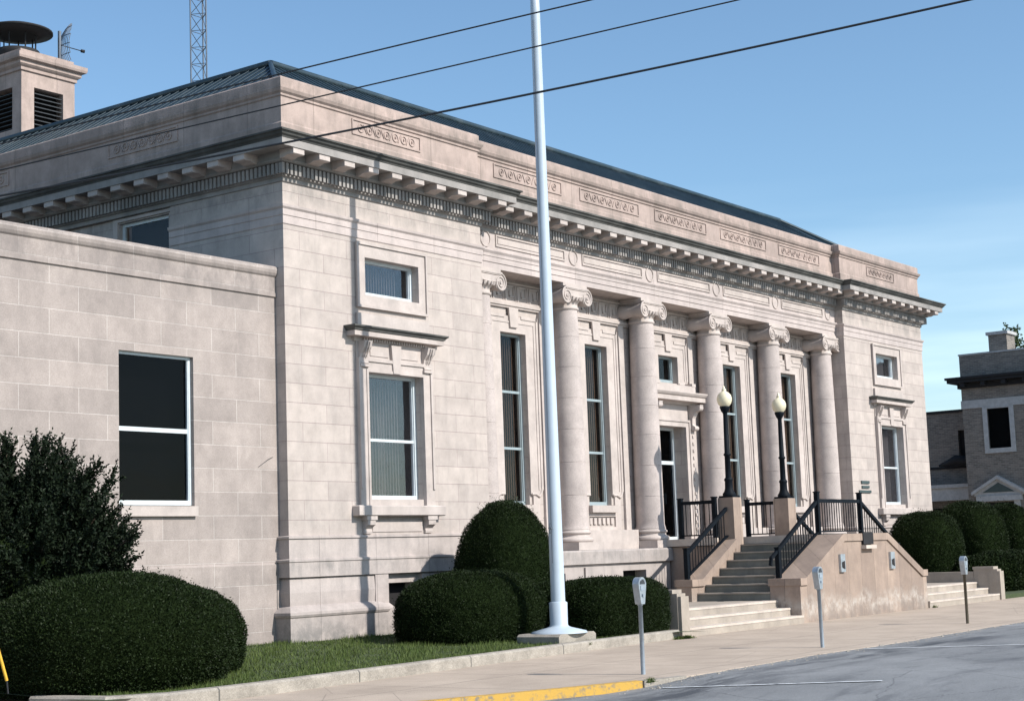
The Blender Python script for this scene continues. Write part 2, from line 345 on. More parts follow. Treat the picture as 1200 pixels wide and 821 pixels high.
# ------------------------------------------------------------------ ground
ZS = -.35                                        # pavement
EDGE = [(-60, 2), (-14, -4.6), (-9, -7.6), (-6.59, -8.86), (-4.37, -9.62), (-3.2, -9.98), (-2.39, -10.12), (-1.69, -10.18), (.16, -10.12), (2.27, -10.03), (3.5, -10.08), (5.49, -10.12), (8.72, -10.0), (12.6, -9.92), (20, -9.9), (38, -9.9), (44, -8), (46, -5), (46.5, 40)]
rnd = random.Random(3)
E2 = []
for (a, b) in zip(EDGE[:-1], EDGE[1:]):          # ragged worn edge
    n = max(1, int(math.hypot(b[0]-a[0], b[1]-a[1])/.35)) if -8 < a[0] < 30 else 1
    for k in range(n):
        t_ = k/n; j = rnd.uniform(-.035, .035) if k else 0
        E2.append((a[0]+(b[0]-a[0])*t_, a[1]+(b[1]-a[1])*t_+j))
E2.append(EDGE[-1])
g = MB(); g.quad((-900, -900, -.62), (1500, -900, -.62), (1500, 1500, -.62), (-900, 1500, -.62)); struct(g.build('ground', 'soil'))
# road: a sheet that dips where the kerb still stands
m_ = MB(); xs = [-400, -60, -30, -14, -9, -6.6, -5, -4, -3.4, -2.6, -1.8, 0, 20, 60, 400]
def rz(x): return -.36 - .11*max(0, min(1, (-2.2-x)/1.6))
for a, b in zip(xs[:-1], xs[1:]):
    for y0, y1 in ((-60, -14), (-14, -7), (-7, 60)):
        m_.quad((a, y0, rz(a)), (b, y0, rz(b)), (b, y1, rz(b)), (a, y1, rz(a)))
struct(m_.build('road', 'asphalt'))
pv = MB(); n_ = len(E2)
top = [(x, y, ZS) for x, y in E2]
bx_ = [(max(-60, min(46.5, x)), 0) for x, y in E2]
vs = top + [(x, 60 if i in (0, n_-1) else max(y, 60), ZS) for i, (x, y) in enumerate(E2)]
fs = [(i, i+1, n_+i+1, n_+i) for i in range(n_-2)]
pv.add(vs, fs)
for (a, b) in zip(E2[:-1], E2[1:]): pv.quad((a[0], a[1], ZS), (b[0], b[1], ZS), (b[0], b[1], -.6), (a[0], a[1], -.6))
struct(pv.build('pavement', 'pavement'))
# yellow kerb on the street side
def strip(pts, w0, w1, z0, z1, mb):
    for (a, b) in zip(pts[:-1], pts[1:]):
        d = Vector((b[0]-a[0], b[1]-a[1])).normalized(); nx, ny = -d.y, d.x
        p = [(a[0]+nx*w0, a[1]+ny*w0), (b[0]+nx*w0, b[1]+ny*w0), (b[0]+nx*w1, b[1]+ny*w1), (a[0]+nx*w1, a[1]+ny*w1)]
        mb.add([(x, y, z0) for x, y in p] + [(x, y, z1) for x, y in p], [(0, 1, 2, 3), (4, 5, 6, 7), (0, 1, 5, 4), (2, 3, 7, 6), (1, 2, 6, 5), (3, 0, 4, 7)])
yk = MB(); ypts = [(-14, -4.65), (-9, -7.65), (-6.59, -8.91), (-4.37, -9.67), (-3.3, -10.0)]
strip(ypts, -.03, .12, -.58, ZS+.012, yk); struct(yk.build('yellow_kerb', 'worn_yellow'))
gk = MB(); strip([(-3.28, -10.0), (-2.8, -10.1), (-2.39, -10.16)], -.05, .1, -.58, ZS+.01, gk); struct(gk.build('kerb', 'kerb_concrete'))
# parking stall lines
rp_ = MB()
for (x0, y0, x1, y1) in ((-3.3, -10.35, -2.35, -13.2), (3.66, -10.2, 4.95, -12.6), (11.0, -10.0, 12.2, -12.4), (20, -10, 21, -12.4)):
    dx, dy = x1-x0, y1-y0; l = math.hypot(dx, dy); nx, ny = -dy/l*.05, dx/l*.05
    zz = rz(x0)+.006 if x0 > 0 else None
    N = 8
    for k in range(N):
        a = k/N; b = (k+1)/N; pa = (x0+dx*a, y0+dy*a); pb = (x0+dx*b, y0+dy*b)
        rp_.quad((pa[0]-nx, pa[1]-ny, rz(pa[0])+.007), (pb[0]-nx, pb[1]-ny, rz(pb[0])+.007), (pb[0]+nx, pb[1]+ny, rz(pb[0])+.007), (pa[0]+nx, pa[1]+ny, rz(pa[0])+.007))
struct(rp_.build('road_marking', 'road_paint'))
# lawn kerb
LK = [(-9.1, -4.0), (-8.9, -5.3), (-8.2, -5.78), (-6.6, -5.78), (-3.0, -5.5), (2.0, -5.12), (6.45, -4.85)]
lk = MB()
for (a, b) in zip(LK[:-1], LK[1:]):
    d = Vector((b[0]-a[0], b[1]-a[1])).normalized(); nx, ny = -d.y, d.x
    pr = [(0, -.5), (0, -.2), (.03, -.17), (.17, -.165), (.19, -.18), (.19, -.5)]
    vs = [(p[0]+nx*o, p[1]+ny*o, z) for p in (a, b) for o, z in pr]; k = len(pr)
    lk.add(vs, [(i, i+1, k+i+1, k+i) for i in range(k-1)] + [tuple(range(k)), tuple(range(k, 2*k))])
struct(lk.build('lawn_kerb', 'kerb_concrete'))
def lawn_z(x, y):
    return -.19 + .17*np.clip((y+4.6)/4.6, 0, 1)
lw = MB(); GX = np.linspace(-9.0, 6.5, 32); GY = np.linspace(-5.75, .3, 14)
def front_y(x):
    for (a, b) in zip(LK[2:-1], LK[3:]):
        if a[0] <= x <= b[0]: return a[1]+(b[1]-a[1])*(x-a[0])/(b[0]-a[0])+.19
    return -5.5
vs = []; fs = []
for i, x in enumerate(GX):
    fy = front_y(x)
    for j in range(14):
        y = fy+(.3-fy)*j/13; vs.append((x, y, float(lawn_z(x, y))-.015))
for i in range(31):
    for j in range(13): fs.append((i*14+j, (i+1)*14+j, (i+1)*14+j+1, i*14+j+1))
lw.add(vs, fs); struct(lw.build('lawn', 'soil'))
rl = MB(); rl.box(25.75, 40, -4.7, 0.1, -.5, -.22); struct(rl.build('planting_bed', 'soil'))
bl = MB(); bl.box(-30, -9.0, -4.2, .25, -.5, -.33); struct(bl.build('yard', 'kerb_concrete'))
# grass blades
n = 62000
x = np.random.uniform(-8.6, 6.4, n); fy = np.array([front_y(v) for v in np.linspace(-9, 6.5, 400)])
fy = np.interp(x, np.linspace(-9, 6.5, 400), fy); y = fy+.0+np.random.rand(n)**1.15*(.2-fy)
z = lawn_z(x, y)-.02; hgt = np.random.uniform(.03, .085, n)*(1+.5*np.sin(x*3)*np.sin(y*4)); a = np.random.uniform(0, 2*PI, n); wd = np.random.uniform(.004, .008, n)
lean = np.random.normal(0, .025, (n, 2))
V = np.zeros((n, 3, 3)); V[:, 0] = np.stack([x-wd*np.cos(a), y-wd*np.sin(a), z], 1); V[:, 1] = np.stack([x+wd*np.cos(a), y+wd*np.sin(a), z], 1)
V[:, 2] = np.stack([x+lean[:, 0], y+lean[:, 1], z+hgt], 1)
gr = quads_obj('grass', V, 3, 'grass_blade'); gr['kind'] = 'stuff'; gr['label'] = 'short green lawn between the low kerb and the stone building'; gr['category'] = 'grass'

# weeds in the cracks
r_ = np.random.RandomState(4); Vw = []
for wx, wy, wz_, wr_, wn_ in ((-3.15, -10.06, ZS-.02, .14, 90), (6.5, -4.98, ZS, .22, 260), (6.2, -5.0, ZS, .18, 120), (2.75, -5.05, ZS+.1, .06, 40), (12.1, -4.3, ZS+.18, .15, 160), (20.2, -4.78, ZS, .12, 60)):
    for k in range(wn_):
        a = r_.uniform(0, 6.28); q = abs(r_.normal(0, wr_*.6)); x_, y_ = wx+q*math.cos(a), wy+q*.5*math.sin(a); h_ = r_.uniform(.02, .08); a2_ = r_.uniform(0, 6.28); b2 = .012
        Vw.append([(x_-b2*math.cos(a2_), y_-b2*math.sin(a2_), wz_), (x_+b2*math.cos(a2_), y_+b2*math.sin(a2_), wz_), (x_+r_.normal(0, .04), y_+r_.normal(0, .04), wz_+h_)])
wd_ = quads_obj('weeds', np.array(Vw), 3, 'grass_blade'); wd_['kind'] = 'stuff'; wd_['label'] = 'small weeds in the cracks by the kerbs and low steps'; wd_['category'] = 'weeds'

# grit and broken concrete along the worn street edge
r_ = np.random.RandomState(9); n = 1500; tt = r_.uniform(-6.2, 22, n); ex = np.array([e[0] for e in EDGE[1:-1]]); ey_ = np.array([e[1] for e in EDGE[1:-1]])
gy = np.interp(tt, ex, ey_)-np.abs(r_.normal(0, .16, n))+.03; m_ = tt < -2.5; gy[m_] -= .16; gz = np.array([rz(v) for v in tt])
sz = r_.uniform(.004, .018, n)*(1+1.3*(r_.rand(n) < .05)); an = r_.uniform(0, 6.28, n); Vg = []
for i in range(n):
    c_, s_, h_ = math.cos(an[i])*sz[i], math.sin(an[i])*sz[i], sz[i]*.8; b_ = [(tt[i]+c_, gy[i]+s_, gz[i]), (tt[i]-s_, gy[i]+c_, gz[i]), (tt[i]-c_, gy[i]-s_, gz[i]), (tt[i]+s_*.8, gy[i]-c_, gz[i])]; ap = (tt[i], gy[i], gz[i]+h_)
    for k in range(4): Vg.append([b_[k], b_[(k+1) % 4], ap])
gt = quads_obj('grit', np.array(Vg), 3, 'kerb_concrete'); gt['kind'] = 'stuff'; gt['label'] = 'loose grit and chips along the worn street edge'; gt['category'] = 'grit'

# ------------------------------------------------------------------ post office
L = 32.3; PW = 6.47; CXB = L/2; YC = .27; YW = .95
po = thing('post_office', 'long pale limestone civic building with six round columns, carved cornice and green roof', 'building')
DEP = 26.
PATH = [(0, DEP), (0, 0), (PW, 0), (PW, YC), (L-PW, YC), (L-PW, 0), (L, 0), (L, DEP)]
COLX = [CXB+3.656*k for k in (-2.5, -1.5, -.5, .5, 1.5, 2.5)]
BAYX = [CXB+3.656*k for k in (-2, -1, 0, 1, 2)]
# walls
wl_ = MB()
for x0 in (0, L-PW):
    c = 3.25 if x0 == 0 else L-3.25
    wl_.wall('y', 0, x0, x0+PW, 1.2, 9.1, [(c-.89, c+.89, 2.72, 5.37, .24), (c-.88, c+.88, 7.0, 7.8, .24)])
for xx in (PW, L-PW): wl_.quad((xx, 0, 1.2), (xx, YW, 1.2), (xx, YW, 9.1), (xx, 0, 9.1))
wl_.wall('x', 0, 0, 3.3, 0, 9.1); wl_.quad((0, 3.3, 0), (.07, 3.3, 0), (.07, 3.3, 9.1), (0, 3.3, 9.1))
wl_.wall('x', .07, 3.3, DEP, 0, 9.1, [(3.42, 5.0, 7.4, 8.93, .16), (8.6, 10.2, 7.4, 8.93, .16), (13.8, 15.4, 7.4, 8.93, .16)])
wl_.wall('x', L, 0, DEP, -.3, 9.1); wl_.wall('y', DEP, 0, L, -.3, 9.1)
wl_.build('wall', 'ashlar', po)
bw = MB(); holes = []
for i, bx in enumerate(BAYX):
    if i == 2: holes += [(bx-.78, bx+.78, 1.745, 4.9, .42), (bx-.52, bx+.52, 6.12, 6.87, .22)]
    else: holes.append((bx-.52, bx+.52, 2.68, 6.87, .22))
bw.wall('y', YW, PW, L-PW, 1.54, 8.2, holes); bw.quad((PW, YC, 8.2), (L-PW, YC, 8.2), (L-PW, YW, 8.2), (PW, YW, 8.2))
bw.build('colonnade_wall', 'ashlar', po)
# base
bs = MB()
P1 = [(PW, 3.3), (PW, 3.3)]
for s_ in (0, 1):
    path = [(0, 3.4), (0, 0), (PW, 0), (PW, .26)] if s_ == 0 else [(L-PW, .26), (L-PW, 0), (L, 0), (L, 3.4)]
    bs.sweep(path, [(0, 1.2), (.10, 1.2), (.10, 1.49), (.12, 1.50), (.12, 1.54), (.05, 1.56), (.05, 1.94), (.08, 1.95), (.08, 1.99), (0, 2.01)], True)
for s_ in (0, 1):
    def mx_(pts): return pts if s_ == 0 else [(L-a, b) for a, b in pts][::-1]
    # outer end block: plinth, torus, cushion panel
    path = mx_([(0, 3.4), (0, 0), (2.45, 0), (2.45, .12)])
    bs.sweep(path, [(.0, -.3), (.20, -.3), (.20, .42), (.22, .44), (.24, .48), (.235, .53), (.2, .56), (.12, .62), (.05, .65), (.05, .66), (.07, .9), (.05, 1.15), (.05, 1.16), (.0, 1.2)], True)
    path = mx_([(2.42, .0), (2.75, .0), (2.75, .12)])
    bs.sweep(path, [(0, -.3), (.17, -.3), (.17, .5), (.08, .6), (.08, 1.203), (0, 1.203)], True)
    path = mx_([(4.0, .12), (4.0, 0), (PW, 0), (PW, .3)])
    bs.sweep(path, [(.0, -.3), (.20, -.3), (.20, .42), (.24, .48), (.2, .56), (.05, .65), (.05, 1.16), (.0, 1.2)], True)
    a, b = (2.75, 4.0) if s_ == 0 else (L-4.0, L-2.75)
    bs.wall('y', .05, a, b, -.3, 1.2, [(a+.2, b-.15, .35, 1.0, .3)])
# central stylobate
x0, x1 = PW, L-PW
bs.sweep([(x0, -.02), (x1, -.02)], [(0, 1.2), (.06, 1.2), (.06, 1.50), (.03, 1.54), (-1.0, 1.545)], True)
cells = [(x0+.02, 14.25), (18.05, x1-.02)]
for a, b in cells:
    hs = [(bx-.55, bx+.55, .35, 1.0, .35) for bx in BAYX if a < bx-.6 and bx+.6 < b]
    bs.wall('y', 0, a, b, -.3, 1.2, hs)
for cx_ in COLX:
    if 14.2 < cx_ < 18.1 or cx_ < 7.1 or cx_ > 25.2: continue
    bs.box(cx_-.48, cx_+.48, -.05, .0, .60, 1.12); bs.box(cx_-.62, cx_+.62, -.09, 0.01, -.3, .45)
bs.build('base', 'base_stone', po)
# dark cellar behind basement openings
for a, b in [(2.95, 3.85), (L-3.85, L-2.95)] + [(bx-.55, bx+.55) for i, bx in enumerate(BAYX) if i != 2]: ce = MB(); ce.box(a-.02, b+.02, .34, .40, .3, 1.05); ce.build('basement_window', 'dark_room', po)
# plinth blocks & wall dado between columns
for cx_ in COLX:
    w_ = .56
    a, b = max(cx_-w_, PW), min(cx_+w_, L-PW)
    dd = MB(); dd.box(a, b, .06, YW-.003, 1.545, 1.74); dd.build('plinth', 'trim', po)
for i, bx in enumerate(BAYX):
    if i == 2: continue
    dd = MB(); dd.box(bx-1.26, bx+1.26, .62, YW-.003, 1.545, 2.04); dd.build('dado', 'trim', po)

# entablature (pavilion bands + central architrave and frieze)
en = MB()
for s_ in (0, 1):
    path = [(0, 3.3), (0, 0), (PW, 0), (PW, YC+.0)] if s_ == 0 else [(L-PW, YC+.0), (L-PW, 0), (L, 0), (L, 6)]
    en.sweep(path, [(0, 8.18), (.02, 8.2), (.02, 8.36), (.035, 8.37), (.035, 8.49), (.07, 8.53), (.08, 8.58), (.0, 8.60)], True)
en.sweep([(PW, YC), (L-PW, YC)], [(-.006, 8.206), (0, 8.2), (0, 8.34), (.02, 8.345), (.02, 8.47), (.035, 8.475), (.04, 8.54), (.08, 8.60), (.08, 8.63), (0, 8.65), (0, 9.1)], True)
en.build('architrave', 'jointed_trim', po)
for i, bx in enumerate(BAYX):
    f = MB(); a, b, z0, z1 = bx-1.44, bx+1.44, 8.74, 9.02
    for (p, q, r, s2) in ((a, b, z0, z0+.035), (a, b, z1-.035, z1), (a, a+.04, z0+.035, z1-.035), (b-.04, b, z0+.035, z1-.035)): f.box(p, q, YC-.03, YC+.01, r, s2)
    f.box(a+.09, b-.09, YC-.016, YC+.01, z0+.075, z1-.075); f.build('frieze_panel', 'trim', po)
for cx_ in COLX:
    f = MB(); c = (max(PW+.24, min(L-PW-.24, cx_)), 8.88)
    for r_, t_ in ((.185, .018),):
        f.tube([(c[0]+r_*math.cos(2*PI*k/24), YC-.01, c[1]+r_*math.sin(2*PI*k/24)) for k in range(25)], t_, 6, caps=False)
    f.build('roundel', 'trim', po)
# cornice
cn = MB(); CP = [(0, 9.04), (.035, 9.05), (.04, 9.13), (.09, 9.145), (.09, 9.39), (.20, 9.40), (.24, 9.43), (.24, 9.455), (.22, 9.46), (.22, 9.60), (.60, 9.60), (.60, 9.585), (.62, 9.585), (.62, 9.735)]
cn.sweep(PATH, CP, False)
def along(p, q, step, start=0.):
    d = math.hypot(q[0]-p[0], q[1]-p[1]); n = int((d-start)/step)+1
    return [((p[0]+(q[0]-p[0])*(start+k*step)/d, p[1]+(q[1]-p[1])*(start+k*step)/d)) for k in range(n) if start+k*step <= d]
def dent(a, b, y, n0, x_axis=True, side=-1):
    n = int(round((b-a)/.118)); st = (b-a)/n
    for k in range(n+1):
        c = a+k*st
        if x_axis: cn.box(c-.034, c+.034, y-.185, y-.085, 9.165, 9.38)
        else: cn.box(-.185 if side < 0 else L+.085, -.085 if side < 0 else L+.185, c-.034, c+.034, 9.165, 9.38)
dent(-.15, PW+.15, 0, 0); dent(L-PW-.15, L+.15, 0, 0); dent(PW+.27, L-PW-.27, YC, 0); dent(-.03, 17, 0, 0, False); dent(-.03, 4, 0, 0, False, 1)
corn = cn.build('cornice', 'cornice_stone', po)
cy = MB(); cy.sweep(PATH, [(.605, 9.73), (.63, 9.735), (.64, 9.76), (.68, 9.79), (.70, 9.84), (.735, 9.85), (.735, 9.885), (.70, 9.90), (.0, 9.99)], False); cy.build('gutter_moulding', 'sooty_stone', corn)
me = None
def modillion(x, y, rot):
    global me
    if me is None:
        f = MB(); f.prism([(0, .125), (-.375, .125), (-.375, .015), (-.35, 0), (-.20, .005), (-.1, -.03), (0, -.03)], 'x', -.155, .155)
        f.box(-.168, .168, -.365, 0, .112, .135); o = f.build('modillion', 'trim', corn); me = o.data
    else: o = bpy.data.objects.new('modillion', me); col.objects.link(o); o.parent = corn
    o.location = (x, y, 9.462); o.rotation_euler = (0, 0, rot)
for k in range(10):
    xx = -.13+.745*k
    if xx < PW+.2: modillion(xx, -.221, 0); modillion(L-xx, -.221, 0)
n = 25
for k in range(n): modillion(PW+.75+(L-2*PW-1.5)*k/(n-1), YC-.221, 0)
for k in range(1, 22): modillion(-.221, -.13+.745*k, -PI/2)
for k in range(1, 3): modillion(L+.221, -.13+.745*k, PI/2)
# parapet
pp = MB(); pp.sweep(PATH, [(-.02, 9.95), (.035, 9.95), (.035, 10.25), (.0, 10.29), (.0, 10.80), (.03, 10.82), (.03, 10.86), (.075, 10.90), (.10, 10.96), (.10, 10.985), (.03, 11.0), (.03, 11.19), (.0, 11.22), (-.42, 11.22), (-.42, 10.3)], False)
par = pp.build('parapet', 'parapet_stone', po)
def carved(c, plane, w_=1.13, side=False):
    f = MB(); z0, z1 = 10.42, 10.76
    def B(a, b, d0, d1, p, q):
        if side: f.box(plane-d1, plane-d0, c-b, c-a, p, q)
        else: f.box(c+a, c+b, plane-d1, plane-d0, p, q)
    for (a, b, p, q) in ((-w_, w_, z0, z0+.03), (-w_, w_, z1-.03, z1), (-w_, -w_+.03, z0+.03, z1-.03), (w_-.03, w_, z0+.03, z1-.03)): B(a, b, -.01, .025, p, q)
    n = 7; zc = (z0+z1)/2
    for k in range(n):
        u = (k-(n-1)/2)*(2*w_-.35)/(n-.2); r_ = .085
        ring = [(u+r_*math.cos(2*PI*j/14), zc+r_*math.sin(2*PI*j/14)) for j in range(15)]
        bo = [(u-.012, zc), (u+.012, zc)]; f.tube([((plane-.006, c-a, b) if side else (c+a, plane-.006, b)) for a, b in bo], .03, 6)
        pts = [((plane-.008, c-a, b) if side else (c+a, plane-.008, b)) for a, b in ring]; f.tube(pts, .015, 5)
        u2 = u+(2*w_-.35)/(n-.2)/2
        if k < n-1:
            q_ = 1 if u2 > 0 else -1; pts = [(u2-.05*q_, zc-.09), (u2+.0*q_, zc), (u2+.05*q_, zc+.09)]; f.tube([((plane-.008, c-a, b) if side else (c+a, plane-.008, b)) for a, b in pts], .014, 5)
    f.build('carved_panel', 'parapet_stone', par)
carved(3.24, 0); carved(L-3.24, 0)
for bx in BAYX: carved(bx, YC, 1.42)
for yy in (4.15, 9.9, 15.6): carved(yy, 0, 1.12, True)

# roof: hipped metal roof with standing seams and a flat deck
rf = MB(); e0, e1, zt_, ze_ = .5, 3.4, 12.98, 11.02; ey = 3.62
A = [(e0, e0, ze_), (L-e0, e0, ze_), (L-e0, DEP-e0, ze_), (e0, DEP-e0, ze_)]; Bq = [(e1, ey, zt_), (L-e1, ey, zt_), (L-e1, DEP-ey, zt_), (e1, DEP-ey, zt_)]
for i in range(4): rf.quad(A[i], A[(i+1) % 4], Bq[(i+1) % 4], Bq[i])
rf.quad(*Bq)
roof = rf.build('roof', 'green_roof', po)
sm = MB()
for k in range(72):
    yy = ey+.02+k*.3
    if yy < DEP-ey: sm.tube([(e0, yy, ze_+.02), (e1, yy, zt_+.02)], .014, 4)
for k in range(85):
    xx = e1+.02+k*.3
    if xx < L-e1: sm.tube([(xx, e0, ze_+.02), (xx, ey, zt_+.02)], .014, 4)
for k in range(1, 10):
    t_ = k/10; xx = e0+(e1-e0)*t_; yy = e0+(ey-e0)*t_; zz = ze_+(zt_-ze_)*t_
    sm.tube([(e0, yy, ze_+.02), (xx, yy, zz+.02)], .014, 4); sm.tube([(xx, e0, ze_+.02), (xx, yy, zz+.02)], .014, 4)
    sm.tube([(L-xx, e0, ze_+.02), (L-xx, yy, zz+.02)], .014, 4)
sm.build('seam', 'green_roof', roof)
rg = MB()
for i in range(4): rg.tube([Vector(Bq[i])+Vector((0, 0, .03)), Vector(Bq[(i+1) % 4])+Vector((0, 0, .03))], .09, 6)
for i in range(4): rg.tube([Vector(A[i])+Vector((0, 0, .03)), Vector(Bq[i])+Vector((0, 0, .04))], .06, 6)
rg.build('ridge_capping', 'green_roof', roof)

# stone vent tower on the roof
ct = MB(); tx0, tx1, ty0, ty1 = 4.25, 6.06, 14.0, 16.2
for (a, b, c, d) in ((tx0, tx0+.42, ty0, ty0+.4), (tx1-.40, tx1, ty0, ty0+.4), (tx0, tx0+.42, ty1-.4, ty1), (tx1-.40, tx1, ty1-.4, ty1)): ct.box(a, b, c, d, 13.82, 15.02)
ct.box(tx0-.0, tx1+.0, ty0, ty1, 12, 13.82); ct.box(tx0, tx1, ty0, ty1, 15.02, 15.5)
tp = [(tx1, ty1), (tx0, ty1), (tx0, ty0), (tx1, ty0), (tx1, ty1)]
ct.sweep(tp, [(0, 15.42), (.05, 15.44), (.05, 15.52), (.10, 15.56), (.14, 15.6), (.14, 15.68), (.24, 15.72), (.26, 15.78), (.26, 15.88), (-.3, 15.92)], False)
ct.box(tx0+.02, tx1-.02, ty0+.02, ty1-.02, 15.86, 16.05); ct.box(tx0-.12, tx1-.12, ty0-.12, ty1+.12, 15.9, 16.0)
ct.v = [(x_, y_, z_-.2 if z_ > 13 else z_) for x_, y_, z_ in ct.v]; chim = ct.build('chimney', 'parapet_stone', po)
lv = MB()
for k in range(9):
    z_ = 13.66+k*.125; lv.prism([(ty0+.04, z_), (ty0+.2, z_+.08), (ty0+.2, z_+.095), (ty0+.04, z_+.015)], 'x', tx0+.43, tx1-.41)
    lv.prism([(tx0+.04, z_), (tx0+.2, z_+.08), (tx0+.2, z_+.095), (tx0+.04, z_+.015)], 'y', ty0+.41, ty1-.41)
lv.build('louvre', 'slat_metal', chim)
dk = MB(); dk.box(tx0+.3, tx1-.3, ty0+.3, ty1-.3, 13.6, 14.83); dk.build('vent_shaft', 'dark_room', chim)
cw = MB(); ccx, ccy = 4.95, 15.1
cw.lathe([(.56, 16.0), (.60, 16.12), (.60, 16.24), (.35, 16.28)], ccx, ccy, 28)
cw.lathe([(.60, 16.70), (.97, 16.77), (.97, 16.82), (.7, 16.92), (.3, 16.98), (.01, 17.0)], ccx, ccy, 32)
for k in range(7):
    a = 2*PI*k/7; cw.tube([(ccx+.5*math.cos(a), ccy+.5*math.sin(a), 16.12), (ccx+.5*math.cos(a), ccy+.5*math.sin(a), 16.8)], .022, 5)
cw.v = [(x_, y_, z_-.1) for x_, y_, z_ in cw.v]; cw.build('cowl', 'dark_metal', chim)

# columns
def column(cx_, first):
    cyy = .60
    e = bpy.data.objects.new('column', None); col.objects.link(e); e.parent = po; e.location = (cx_, cyy, 0); e.empty_display_size = .2
    if first is not None:
        for ch in list(first.children):
            o = ch.copy(); col.objects.link(o); o.parent = e
        return e
    sh = MB(); prof = []; z0, z1 = 2.06, 7.56
    cuts = [2.9, 3.72, 4.54, 5.32, 6.10, 6.86]
    zs_ = sorted(set([z0, z0+.04, z0+.1] + [z0+(z1-z0)*k/30 for k in range(1, 30)] + [c+d for c in cuts for d in (-.05, -.014, -.009, -.004, .004, .009, .014, .05)] + [z1-.05, z1]))
    for z_ in zs_:
        t_ = (z_-z0)/(z1-z0); r_ = .385-.055*t_**1.7
        if z_ < z0+.08: r_ += .03*(1-(z_-z0)/.08)
        if any(abs(z_-c) < .0045 for c in cuts): r_ -= .009
        prof.append((r_, z_))
    sh.lathe(prof, 0, 0, 40); sh.build('shaft', 'column_stone', e)
    b = MB(); pr = [(.44, 1.74)]
    for k in range(9): a = -PI/2+PI*k/8; pr.append((.455+.05*math.cos(a), 1.80+.06*math.sin(a)))
    pr += [(.43, 1.87), (.405, 1.90), (.41, 1.94)]
    for k in range(7): a = -PI/2+PI*k/6; pr.append((.42+.03*math.cos(a), 1.98+.035*math.sin(a)))
    pr += [(.41, 2.03), (.41, 2.062)]; b.lathe(pr, 0, 0, 40); b.box(-.52, .52, -.52, .34, 1.60, 1.741); b.build('base', 'trim', e)
    c = MB(); c.lathe([(.34, 7.55), (.365, 7.57), (.365, 7.61), (.34, 7.63), (.335, 7.72), (.36, 7.74), (.42, 7.80), (.44, 7.84), (.42, 7.88)], 0, 0, 40)
    for k in range(22):      # egg and dart
        a = 2*PI*k/22; c.tube([(.43*math.cos(a), .43*math.sin(a), 7.775), (.44*math.cos(a), .44*math.sin(a), 7.855)], [.03, .04], 6)
    # channel band between the volutes (sagging) and abacus
    xs_ = np.linspace(-.46, .46, 15)
    for y0_, y1_ in ((-.40, -.33),):
        up = [(x_, 8.07) for x_ in xs_]; dn = [(x_, 7.875-.03*math.cos(x_/.46*PI/2)+.03) for x_ in xs_][::-1]
        c.prism(up+dn, 'y', y0_, .3)
        c.tube([(x_, y0_-.0, 8.05) for x_ in xs_], .022, 6); c.tube([(x_, y0_, 7.90-.03*math.cos(x_/.46*PI/2)) for x_ in xs_], .018, 6)
    for s_ in (-1, 1):
        vx, vz, r0 = s_*.445, 7.865, .215
        # bolster: drum whose waist narrows in the middle
        ys = [-.405, -.36, -.30, -.2, -.05, .1, .22, .3, .34]; rs = [.2, .2, .19, .165, .15, .165, .19, .2, .2]
        n = 28; vv = []; ff = []
        for yy_, r_ in zip(ys, rs):
            for k in range(n): a = 2*PI*k/n; vv.append((vx+r_*math.cos(a), yy_, vz+r_*math.sin(a)))
        for j in range(len(ys)-1):
            for k in range(n): ff.append((j*n+k, j*n+(k+1) % n, (j+1)*n+(k+1) % n, (j+1)*n+k))
        c.add(vv, ff, True); c.add(vv[:n], [tuple(range(n))]); c.add(vv[-n:], [tuple(range(n))])
        sp = []
        for k in range(70):
            t_ = k/69; a = PI/2 - s_*(2*PI*2.35*t_); rr_ = r0*(1-t_)**1.0*.93+.02
            sp.append((vx+rr_*math.cos(a), -.412, vz+rr_*math.sin(a)))
        c.tube(sp, [.024-.012*k/69 for k in range(70)], 6)
        c.tube([(vx, -.40, vz), (vx, -.435, vz)], [.04, .03], 10)
    c.box(-.50, .50, -.43, .345, 8.065, 8.115); c.box(-.53, .53, -.36, .345, 8.115, 8.197)
    c.build('capital', 'trim', e)
    return e
c0 = None
for cx_ in COLX:
    e = column(cx_, c0)
    if c0 is None: c0 = e

# greek key band and mouldings on the colonnade wall
fr = MB(); fr.box(PW+.01, L-PW-.01, YW-.04, YW-.003, 7.60, 7.66); fr.box(PW+.01, L-PW-.01, YW-.09, YW-.003, 7.53, 7.60); fr.box(PW+.01, L-PW-.01, YW-.06, YW-.003, 7.48, 7.53); fr.box(PW+.01, L-PW-.01, YW-.05, YW-.003, 8.08, 8.12)
KEY = [(0, 0), (0, 4), (4, 4), (4, 1), (2, 1), (2, 2.6)]; KEY2 = [(4.9, 0), (4.9, 4)]
for i, bx in enumerate(BAYX):
    for k in range(5):
        ox = bx-1.2+k*.5; un = .085; oz = 7.69
        def Rr(a, b):
            u0, u1 = sorted((a[0], b[0])); v0, v1 = sorted((a[1], b[1])); h = .019
            fr.box(ox+u0*un-h, ox+u1*un+h, YW-.028, YW-.003, oz+v0*un-h, oz+v1*un+h)
        for kk, pth in enumerate((KEY,)):
            for q in range(len(pth)-1):
                a, b = pth[q], pth[q+1]
                Rr(a, b) if q == 0 else Rr((a[0]+(.24 if b[0] > a[0] else -.24 if b[0] < a[0] else 0), a[1]+(.24 if b[1] > a[1] else -.24 if b[1] < a[1] else 0)), b)
        fr.box(ox+4.9*un-.012, ox+4.9*un+.012, YW-.024, YW-.003, oz-.02, oz+4.2*un)
fr.build('greek_key_band', 'trim', po)

